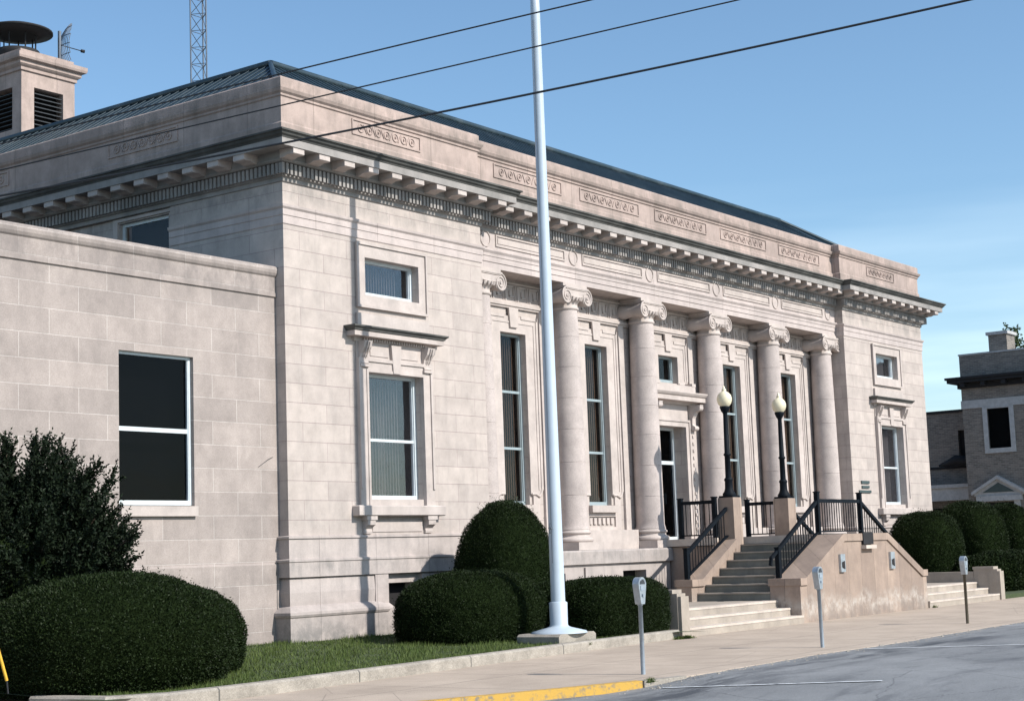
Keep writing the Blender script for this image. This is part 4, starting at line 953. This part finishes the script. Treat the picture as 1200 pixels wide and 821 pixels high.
# ------------------------------------------------------------------ shrubs
def nz3(p, s, seed=0):
    r_ = np.random.RandomState(seed); out = np.zeros(len(p))
    for k in range(7):
        d = r_.normal(size=3)*s*(1+.5*k); out += np.sin(p@d+r_.uniform(0, 6.28))/(1+.35*k)
    return out/3.2
def hedge(label, cx_, cy_, rx, ry, z0, z1, n=26000, e=2.4, leaf=.03, seed=1, bulge=.0, name='clipped_shrub', group='clipped dark evergreen shrubs by the building', rough=.045, spikes=40, mat='hedge_leaf', grp=True):
    """clipped evergreen: superellipsoid skin of small leaves over a dense core"""
    r_ = np.random.RandomState(seed); H = z1-z0
    def surf(d, k=1.0):
        ad = np.abs(d); q = (ad[:, 0]**e+ad[:, 1]**e+ad[:, 2]**e)**(-1/e)
        p = d*q[:, None]
        zz = p[:, 2]; taper = 1-bulge*np.clip(zz, 0, 1)**1.4
        lump = 1+rough*nz3(p, 2.6, seed)+rough*.5*nz3(p, 7, seed+5)
        out = np.stack([p[:, 0]*rx*taper, p[:, 1]*ry*taper, zz*H*.62], 1)*(lump*k)[:, None]
        out += np.array([cx_, cy_, z0+H*.38]); out[:, 2] = np.where(out[:, 2] < z0, z0+.0*out[:, 2], out[:, 2]); return out
    t_ = thing(name, label, 'shrub', (cx_, cy_, z0), group if grp else None)
    nu, nv = 40, 22; vs = []; 
    dd_ = []
    for j in range(nv+1):
        ph = -PI/2+PI*j/nv
        for i in range(nu): th = 2*PI*i/nu; dd_.append((math.cos(ph)*math.cos(th), math.cos(ph)*math.sin(th), math.sin(ph)))
    V_ = surf(np.array(dd_)+1e-9, .955); f = MB(); f.add([tuple(p) for p in V_], [(j*nu+i, j*nu+(i+1) % nu, (j+1)*nu+(i+1) % nu, (j+1)*nu+i) for j in range(nv) for i in range(nu)], True)
    under(f.build('dense_core', 'foliage_core'), t_)
    d = r_.normal(size=(n, 3)); d /= np.linalg.norm(d, axis=1)[:, None]
    kk = 1+r_.normal(0, .012, n)-.03*r_.rand(n)
    tall = r_.rand(n) < .006+.02*np.clip(d[:, 2], 0, 1)**3; kk = np.where(tall, kk+.09*r_.rand(n), kk); kk = kk+.012*nz3(d, 14, seed+3)
    c = surf(d, kk); keep = c[:, 2] > z0+.005; c = c[keep]; d = d[keep]; m = len(c)
    # leaf directions: outward, mostly upward sprigs
    u = d*.8+r_.normal(0, .55, (m, 3))+np.array([0, 0, .35]); u /= np.linalg.norm(u, axis=1)[:, None]
    s_ = np.cross(u, r_.normal(size=(m, 3))); s_ /= np.linalg.norm(s_, axis=1)[:, None]
    l = leaf*r_.uniform(.7, 1.5, m)[:, None]; w_ = leaf*.32*r_.uniform(.7, 1.3, m)[:, None]
    Q = np.stack([c-u*l*.5, c+s_*w_, c+u*l*.8, c-s_*w_], 1)
    under(quads_obj('foliage', Q, 4, mat), t_); return t_
hedge('very wide low clipped mound in the left corner of the lawn, under the feathery yew', -7.38, -3.55, 1.78, 1.65, -.25, 1.42, 110000, 2.3, .026, 2, rough=.03)
hedge('small rounded clipped mound pressed against the right side of the widest mound', -5.45, -2.85, .95, 1.1, -.2, 1.16, 36000, 2.3, .026, 3, rough=.03)
hedge('tall egg-shaped clipped evergreen below the first colonnade window', 4.75, -1.7, 1.12, 1.05, -.2, 2.62, 70000, 2.5, .025, 4, bulge=.22, rough=.03)
hedge('wide low clipped mound between the building corner and the egg-shaped evergreen', 2.45, -2.55, 1.75, 1.15, -.2, 1.22, 75000, 2.5, .025, 5, rough=.025)
hedge('low clipped mound just behind the flagpole', 4.55, -3.0, .95, .9, -.2, .92, 36000, 2.5, .025, 6, rough=.025)
hedge('rounded clipped mound between the flagpole and the low steps', 5.18, -3.93, 1.52, .84, -.2, .95, 80000, 3.6, .025, 7, rough=.03)
hedge('boxy clipped evergreen below the far right window of the columned building', 28.0, -1.45, 1.25, 1.1, -.3, 2.42, 42000, 3.0, .035, 8, rough=.03)
hedge('largest boxy clipped evergreen, at the far corner of the columned building', 31.6, -1.6, 1.3, 1.1, -.3, 2.75, 42000, 3.2, .035, 9, rough=.03)
hedge('narrow clipped evergreen farthest right in front of the brick house door', 35.2, -1.6, 1.05, 1.1, -.3, 2.70, 40000, 2.8, .035, 10, bulge=.1, rough=.03)
hedge('low loose spreading juniper in front of the boxy evergreens at the far right', 30.2, -3.1, 3.2, .9, -.3, 1.05, 30000, 2.4, .06, 11, name='spreading_shrub', rough=.09, grp=False)
hedge('low loose shrub behind the far pedestal at the right edge of the photo', 35.5, -3.4, 2.2, 1.0, -.3, .75, 18000, 2.4, .06, 12, name='spreading_shrub', rough=.09, grp=False)

# feathery yew
def yew():
    r_ = np.random.RandomState(21); cx_, cy_, z0 = -7.55, -1.35, -.2
    t_ = thing('yew_bush', 'big untrimmed dark yew with feathery upward shoots in front of the annex wall', 'bush', (cx_, cy_, z0))
    tr = MB(); C_ = []; D_ = []
    for k in range(640):
        th = r_.uniform(0, 2*PI); el = r_.uniform(.12, 1.25); Ln = r_.uniform(1.35, 2.0)*(1.0+.32*math.sin(el)); h0 = r_.uniform(0, 1.3)
        d = Vector((math.cos(th)*math.cos(el), math.sin(th)*math.cos(el)*.72, math.sin(el)))
        p = Vector((cx_+.1*d.x, cy_+.1*d.y, z0+h0)); pts = [p.copy()]; N = 11
        for j in range(N):
            d = (d+Vector((r_.normal(0, .06), r_.normal(0, .06), .045))).normalized(); p = p+d*Ln/N; 
            if p.y > .12: p.y = .12
            if p.z > 3.35: break
            pts.append(p.copy())
            if j > 2:
                for q in range(9):       # side twigs
                    dv = (d*.9+Vector(r_.normal(0, .42, 3))+Vector((0, 0, .12))).normalized(); tl = r_.uniform(.14, .34)
                    s = p+d*r_.uniform(-.1, .1)
                    m = 22
                    for w_ in range(m):
                        u = w_/m; base = s+dv*tl*u+Vector((0, 0, .04*u*u)); C_.append(base); D_.append(dv)
        if k % 5 == 0: tr.tube(pts, [.035-.028*i/len(pts) for i in range(len(pts))], 5)
    under(tr.build('branches', 'bark'), t_)
    C_ = np.array(C_); D_ = np.array(D_); m = len(C_)
    core = MB(); vs = []; nu, nv = 28, 14
    for j in range(nv+1):
        ph = -PI/2+PI*j/nv
        for i in range(nu):
            th = 2*PI*i/nu; l_ = 1+.12*math.sin(3*th+ph*4)+.08*math.sin(7*th)
            vs.append((cx_+1.72*l_*math.cos(ph)*math.cos(th), cy_+1.25*l_*math.cos(ph)*math.sin(th), max(z0, 1.25+1.45*l_*math.sin(ph))))
    core.add(vs, [(j*nu+i, j*nu+(i+1) % nu, (j+1)*nu+(i+1) % nu, (j+1)*nu+i) for j in range(nv) for i in range(nu)], True); under(core.build('dense_core', 'foliage_core'), t_)
    keep = (C_[:, 1] < .18) & (C_[:, 2] > z0+.02); C_ = C_[keep]; D_ = D_[keep]; m = len(C_)
    u = D_*.7+r_.normal(0, .55, (m, 3)); u /= np.linalg.norm(u, axis=1)[:, None]; s_ = np.cross(u, r_.normal(size=(m, 3))); s_ /= np.linalg.norm(s_, axis=1)[:, None]
    l = r_.uniform(.035, .075, m)[:, None]; w_ = .016
    Q = np.stack([C_, C_+s_*w_+u*l*.4, C_+u*l, C_-s_*w_+u*l*.4], 1)
    under(quads_obj('foliage', Q, 4, 'yew_leaf'), t_)
yew()

# ------------------------------------------------------------------ brick house to the right
X = 45.
bh = thing('brick_house', 'dark brown brick house with white-trimmed window, pedimented door and chimney at far right', 'house', (X+6, -2, ZS))
def BH(mb, name, mat, par=None):
    o = mb.build(name, mat)
    if par is None: return under(o, bh)
    o.parent = par; return o
f = MB(); f.wall('x', X, -9, 3.5, -.5, 7.05, [(1.47, 2.42, 5.28, 6.98, .15), (1.35, 2.8, .9, 3.0, .3)]); f.wall('x', X, -9, 3.5, 7.4, 9.35)
f.quad((X, 3.5, -.5), (X+14, 3.5, -.5), (X+14, 3.5, 9.35), (X, 3.5, 9.35)); f.quad((X, -9, -.5), (X+14, -9, -.5), (X+14, -9, 9.35), (X, -9, 9.35)); f.quad((X, -9, 9.3), (X+14, -9, 9.3), (X+14, 3.5, 9.3), (X, 3.5, 9.3))
f.quad((X+14, -9, -.5), (X+14, 3.5, -.5), (X+14, 3.5, 9.35), (X+14, -9, 9.35)); BH(f, 'wall', 'brick')
f = MB(); f.box(X-.04, X+.2, -9.02, 3.54, 7.05, 7.4); BH(f, 'belt_course', 'bg_trim')
f = MB(); f.sweep([(X+14, 3.5), (X, 3.5), (X, -9)][::1], [(0, 7.9), (.08, 7.95), (.12, 8.1), (.42, 8.2), (.5, 8.35), (.5, 8.42), (0, 8.46)]) if False else f.box(X-.12, X+14, -9.1, 3.62, 7.92, 8.12); f.box(X-.45, X+14, -9.4, 3.95, 8.16, 8.30); f.box(X-.52, X+14, -9.5, 4.02, 8.30, 8.40)
for k in range(14): f.box(X-.4, X-.12, 3.3-k*.9-.09, 3.3-k*.9+.09, 7.98, 8.16)
BH(f, 'cornice', 'dark_metal')
f = MB(); f.box(X-.03, X+.3, -9.03, 3.53, 9.352, 9.42); BH(f, 'parapet_coping', 'bg_trim')
f = MB(); y0, y1, z0, z1 = 1.47, 2.42, 5.28, 6.98
for (a, b, c, d) in ((y0-.2, y0, z0-.2, z1+.07), (y1, y1+.2, z0-.2, z1+.07), (y0, y1, z1, z1+.07), (y0, y1, z0-.2, z0)): f.box(X-.05, X+.06, a, b, c, d)
wn = BH(f, 'window', 'bg_trim'); f = MB(); f.box(X+.1, X+.12, y0, y1, z0, z1); BH(f, 'pane', 'dark_glass', wn); f = MB(); f.box(X+.3, X+.32, y0-.1, y1+.1, z0-.1, z1+.1); BH(f, 'dark_interior', 'plaque', wn)
f = MB(); yc_ = 2.12
f.box(X-.12, X-.005, 1.25, 1.5, .9, 3.05); f.box(X-.12, X-.005, 2.75, 3.0, .9, 3.05); f.box(X-.2, X-.005, 1.15, 3.1, 3.05, 3.28)
f.prism([(1.05, 3.28), (3.2, 3.28), (3.2, 3.38), (yc_, 4.0), (1.05, 3.38)], 'x', X-.14, X-.005)
for q in (-1, 1): f.prism([(yc_, 3.98), (yc_, 4.12), (yc_+q*1.15, 3.46), (yc_+q*1.15, 3.32)], 'x', X-.28, X-.005)
dr2 = BH(f, 'door', 'bg_trim'); f = MB(); f.box(X+.2, X+.25, 1.45, 2.8, .9, 3.04); BH(f, 'door_leaf', 'dark_metal', dr2)
f = MB(); f.prism([(yc_-.7, 3.42), (yc_+.7, 3.42), (yc_, 3.82)], 'x', X-.16, X-.141); BH(f, 'tympanum', 'plaque', dr2)
f = MB(); f.box(X-1.0, X, 1.1, 3.2, -.5, .9); BH(f, 'stoop', 'brick')
f = MB(); f.box(X+.3, X+1.3, 1.45, 2.25, 9.3, 10.15); ch = BH(f, 'chimney', 'brick'); f = MB(); f.box(X+.22, X+1.38, 1.37, 2.33, 10.15, 10.28); BH(f, 'chimney_cap', 'bg_trim', ch)
# lower wing
f = MB(); X2 = X+2.; f.wall('x', X2, 3.6, 12, -.5, 7.1, [(4.0, 4.55, 4.8, 6.3, .2), (3.9, 5.9, 1.2, 2.9, .3)])
f.quad((X2, 12, -.5), (X2+12, 12, -.5), (X2+12, 12, 7.1), (X2, 12, 7.1)); f.quad((X2, 3.51, 7.1), (X2+12, 3.51, 7.1), (X2+12, 12, 7.1), (X2, 12, 7.1)); BH(f, 'wing_wall', 'brick')
f = MB(); f.box(X2-.06, X2+.2, 3.55, 12.05, 7.1, 7.22); f.box(X2-.05, X2, 3.55, 12, 4.62, 4.72); BH(f, 'wing_coping', 'dark_metal')
f = MB(); f.box(X2-.9, X2, 3.55, 9, 3.2, 3.75); f.box(X2-1.0, X2, 3.52, 9.1, 3.75, 3.9); BH(f, 'porch_roof', 'bg_trim')
f = MB(); f.box(X2-.85, X2-.65, 3.6, 3.8, -.4, 3.2); f.box(X2-.85, X2-.65, 6.2, 6.4, -.4, 3.2); BH(f, 'porch_post', 'bg_trim')
f = MB(); f.box(X2+.18, X2+.2, 3.9, 6, 1.1, 6.4); BH(f, 'dark_interior', 'dark_room')
dsh = thing('awning_bundle', 'dark rolled tarp lying on the ledge of the low brick wing', 'tarp', (X2-.2, 4.4, 4.72))
f = MB(); f.tube([(-.1, -.65, .08), (-.1, -.3, .2), (-.1, .2, .25), (-.1, .6, .12), (-.1, 1.0, .05)], [.07, .2, .24, .14, .05], 10); f.build('roll', 'dark_metal', dsh)

# spindly tree beyond the brick house
def ray(px, py, t_):
    d = F + RR*((px-600)/1912.3) - UU*((py-410.5)/1912.3); return Vector((CX, CY, CZ))+d*t_
tb = ray(1188, 384, 92.); TK = (tb.z-ZS)/13.3
tr_ = thing('leafless_tree', 'spindly sparse treetop rising behind the brick house chimney', 'tree', (tb.x, tb.y, ZS)); tr_.scale = (TK, TK, TK)
f = MB(); f.tube([(0, 0, 0), (.1, 0, 6), (0, .1, 11), (.05, 0, 13.3)], [.2, .14, .06, .015], 7)
r_ = random.Random(5); LV = []
for k in range(46):
    z_ = 8+5.2*k/46; a = r_.uniform(0, 6.28); l = r_.uniform(.5, 1.4)*(1.15-(z_-8)/7)
    e_ = Vector((l*math.cos(a), l*math.sin(a), z_+l*.7)); f.tube([(0, 0, z_), tuple(e_)], [.025, .008], 4)
    for q in range(26):
        t_ = r_.uniform(.35, 1.05); c = Vector((0, 0, z_)).lerp(e_, t_)+Vector((r_.gauss(0, .09), r_.gauss(0, .09), r_.gauss(0, .09)))
        u = Vector((r_.gauss(0, 1), r_.gauss(0, 1), r_.gauss(0, 1))).normalized()*.09; v = u.cross(Vector((r_.random(), r_.random(), r_.random()))).normalized()*.05
        LV.append([tuple(c-u), tuple(c+v), tuple(c+u), tuple(c-v)])
f.build('trunk', 'bark', tr_); quads_obj('crown', np.array(LV), 4, 'tree_leaf', tr_)

# ------------------------------------------------------------------ antenna, mast, wires
def ray(px, py, t_):
    d = F + RR*((px-600)/1912.3) - UU*((py-410.5)/1912.3); return Vector((CX, CY, CZ))+d*t_
da = thing('dish_antenna', 'small grid dish antenna on a bracket at the corner of the roof vent tower', 'antenna', (6.05, 14.5, 15.9))
f = MB(); f.tube([(-.12, 0, 0), (-.12, 0, .95)], .05, 8); f.build('mount', 'galvanised', da)
f = MB(); R_ = .70; axis = Vector((1, -.25, -.02)).normalized(); a1 = axis.cross(Vector((0, 0, 1))).normalized(); a2 = a1.cross(axis); c_ = Vector((-.05, 0, .55))
for k in range(-5, 6):
    o_ = k/5.5*R_; hh = math.sqrt(max(0, R_*R_-o_*o_)); pts = []
    for j in range(9):
        v = -hh+2*hh*j/8; pts.append(tuple(c_+a1*o_*.55+a2*v+axis*((o_*o_*.3+v*v)*.55)))
    f.tube(pts, .011, 4)
for k in (-.8, -.4, 0, .4, .8):
    v = k*R_; hh = math.sqrt(R_*R_-v*v); f.tube([tuple(c_+a1*(-hh+2*hh*j/6)*.55+a2*v+axis*((v*v+(-hh+2*hh*j/6)**2*.3)*.55)) for j in range(7)], .011, 4)
f.build('grid_reflector', 'galvanised', da)
f = MB(); f.tube([tuple(c_), tuple(c_+axis*.62+Vector((0, 0, -.05)))], .014, 5); f.tube([tuple(c_+axis*.60+Vector((0, 0, -.05))), tuple(c_+axis*.70+Vector((0, 0, -.05)))], .05, 8); f.build('feed_horn', 'dark_metal', da)

mb0 = ray(235, 97, 90.)
mast = thing('radio_mast', 'thin steel lattice mast rising beyond the roof', 'mast', (mb0.x, mb0.y, -.5))
f = MB(); W_ = .52; corners = [Vector((W_*math.cos(a), W_*math.sin(a), 0)) for a in (.5, .5+2*PI/3, .5+4*PI/3)]
for c in corners: f.tube([tuple(c), tuple(c+Vector((0, 0, 52)))], .045, 5)
f.build('mast_leg', 'galvanised', mast)
f = MB(); st_ = .95
for k in range(54):
    z_ = k*st_
    for i in range(3):
        a, b = corners[i], corners[(i+1) % 3]; f.tube([tuple(a+Vector((0, 0, z_))), tuple(b+Vector((0, 0, z_+st_)))], .02, 4, caps=False); f.tube([tuple(a+Vector((0, 0, z_))), tuple(b+Vector((0, 0, z_)))], .02, 4, caps=False)
f.build('lattice', 'galvanised', mast)

WIRES = [('topmost power line, thin, crossing the sky and skimming the roof edge', [(-300, 235), (0, 170), (93, 144), (200, 117), (320, 90), (400, 69), (540, 37), (690, 0), (1000, -95)], .008),
         ('middle power line crossing the sky and the parapet', [(-300, 285), (0, 200), (283, 133), (400, 107), (627, 57), (862, 0), (1200, -110)], .0075),
         ('lowest and thickest power line crossing the cornice and the flagpole', [(-300, 290), (0, 229), (267, 181), (400, 155), (640, 105), (760, 82), (1137, 0), (1450, -75)], .0118)]
for lab, pts, r0 in WIRES:
    P3 = []
    px_ = [p[0] for p in pts]; cf = np.polyfit(px_[1:-1], [p[1] for p in pts][1:-1], 2)
    for xx in np.linspace(-300, 1400, 34):
        P3.append(tuple(ray(xx, float(np.polyval(cf, xx)), 16-2*(xx/1200))))
    o = thing('power_line', lab, 'power line', P3[0], 'power lines over the street')
    f = MB(); f.tube(P3, r0, 6); under(f.build('cable', 'wire'), o)
yg = thing('guy_wire_guard', 'yellow plastic sleeve leaning at the bottom left corner of the picture', 'cable guard', ray(11, 800, 21.0))
f = MB(); p0 = ray(8, 797, 21.0); p1 = ray(-3, 757, 21.0); f.tube([tuple(p0), tuple(p1)], .02, 10); under(f.build('sleeve', 'yellow_paint'), yg)
f = MB(); f.tube([tuple(ray(9.5, 812, 21.0)), tuple(p0)], .012, 6); under(f.build('cable', 'wire'), yg)
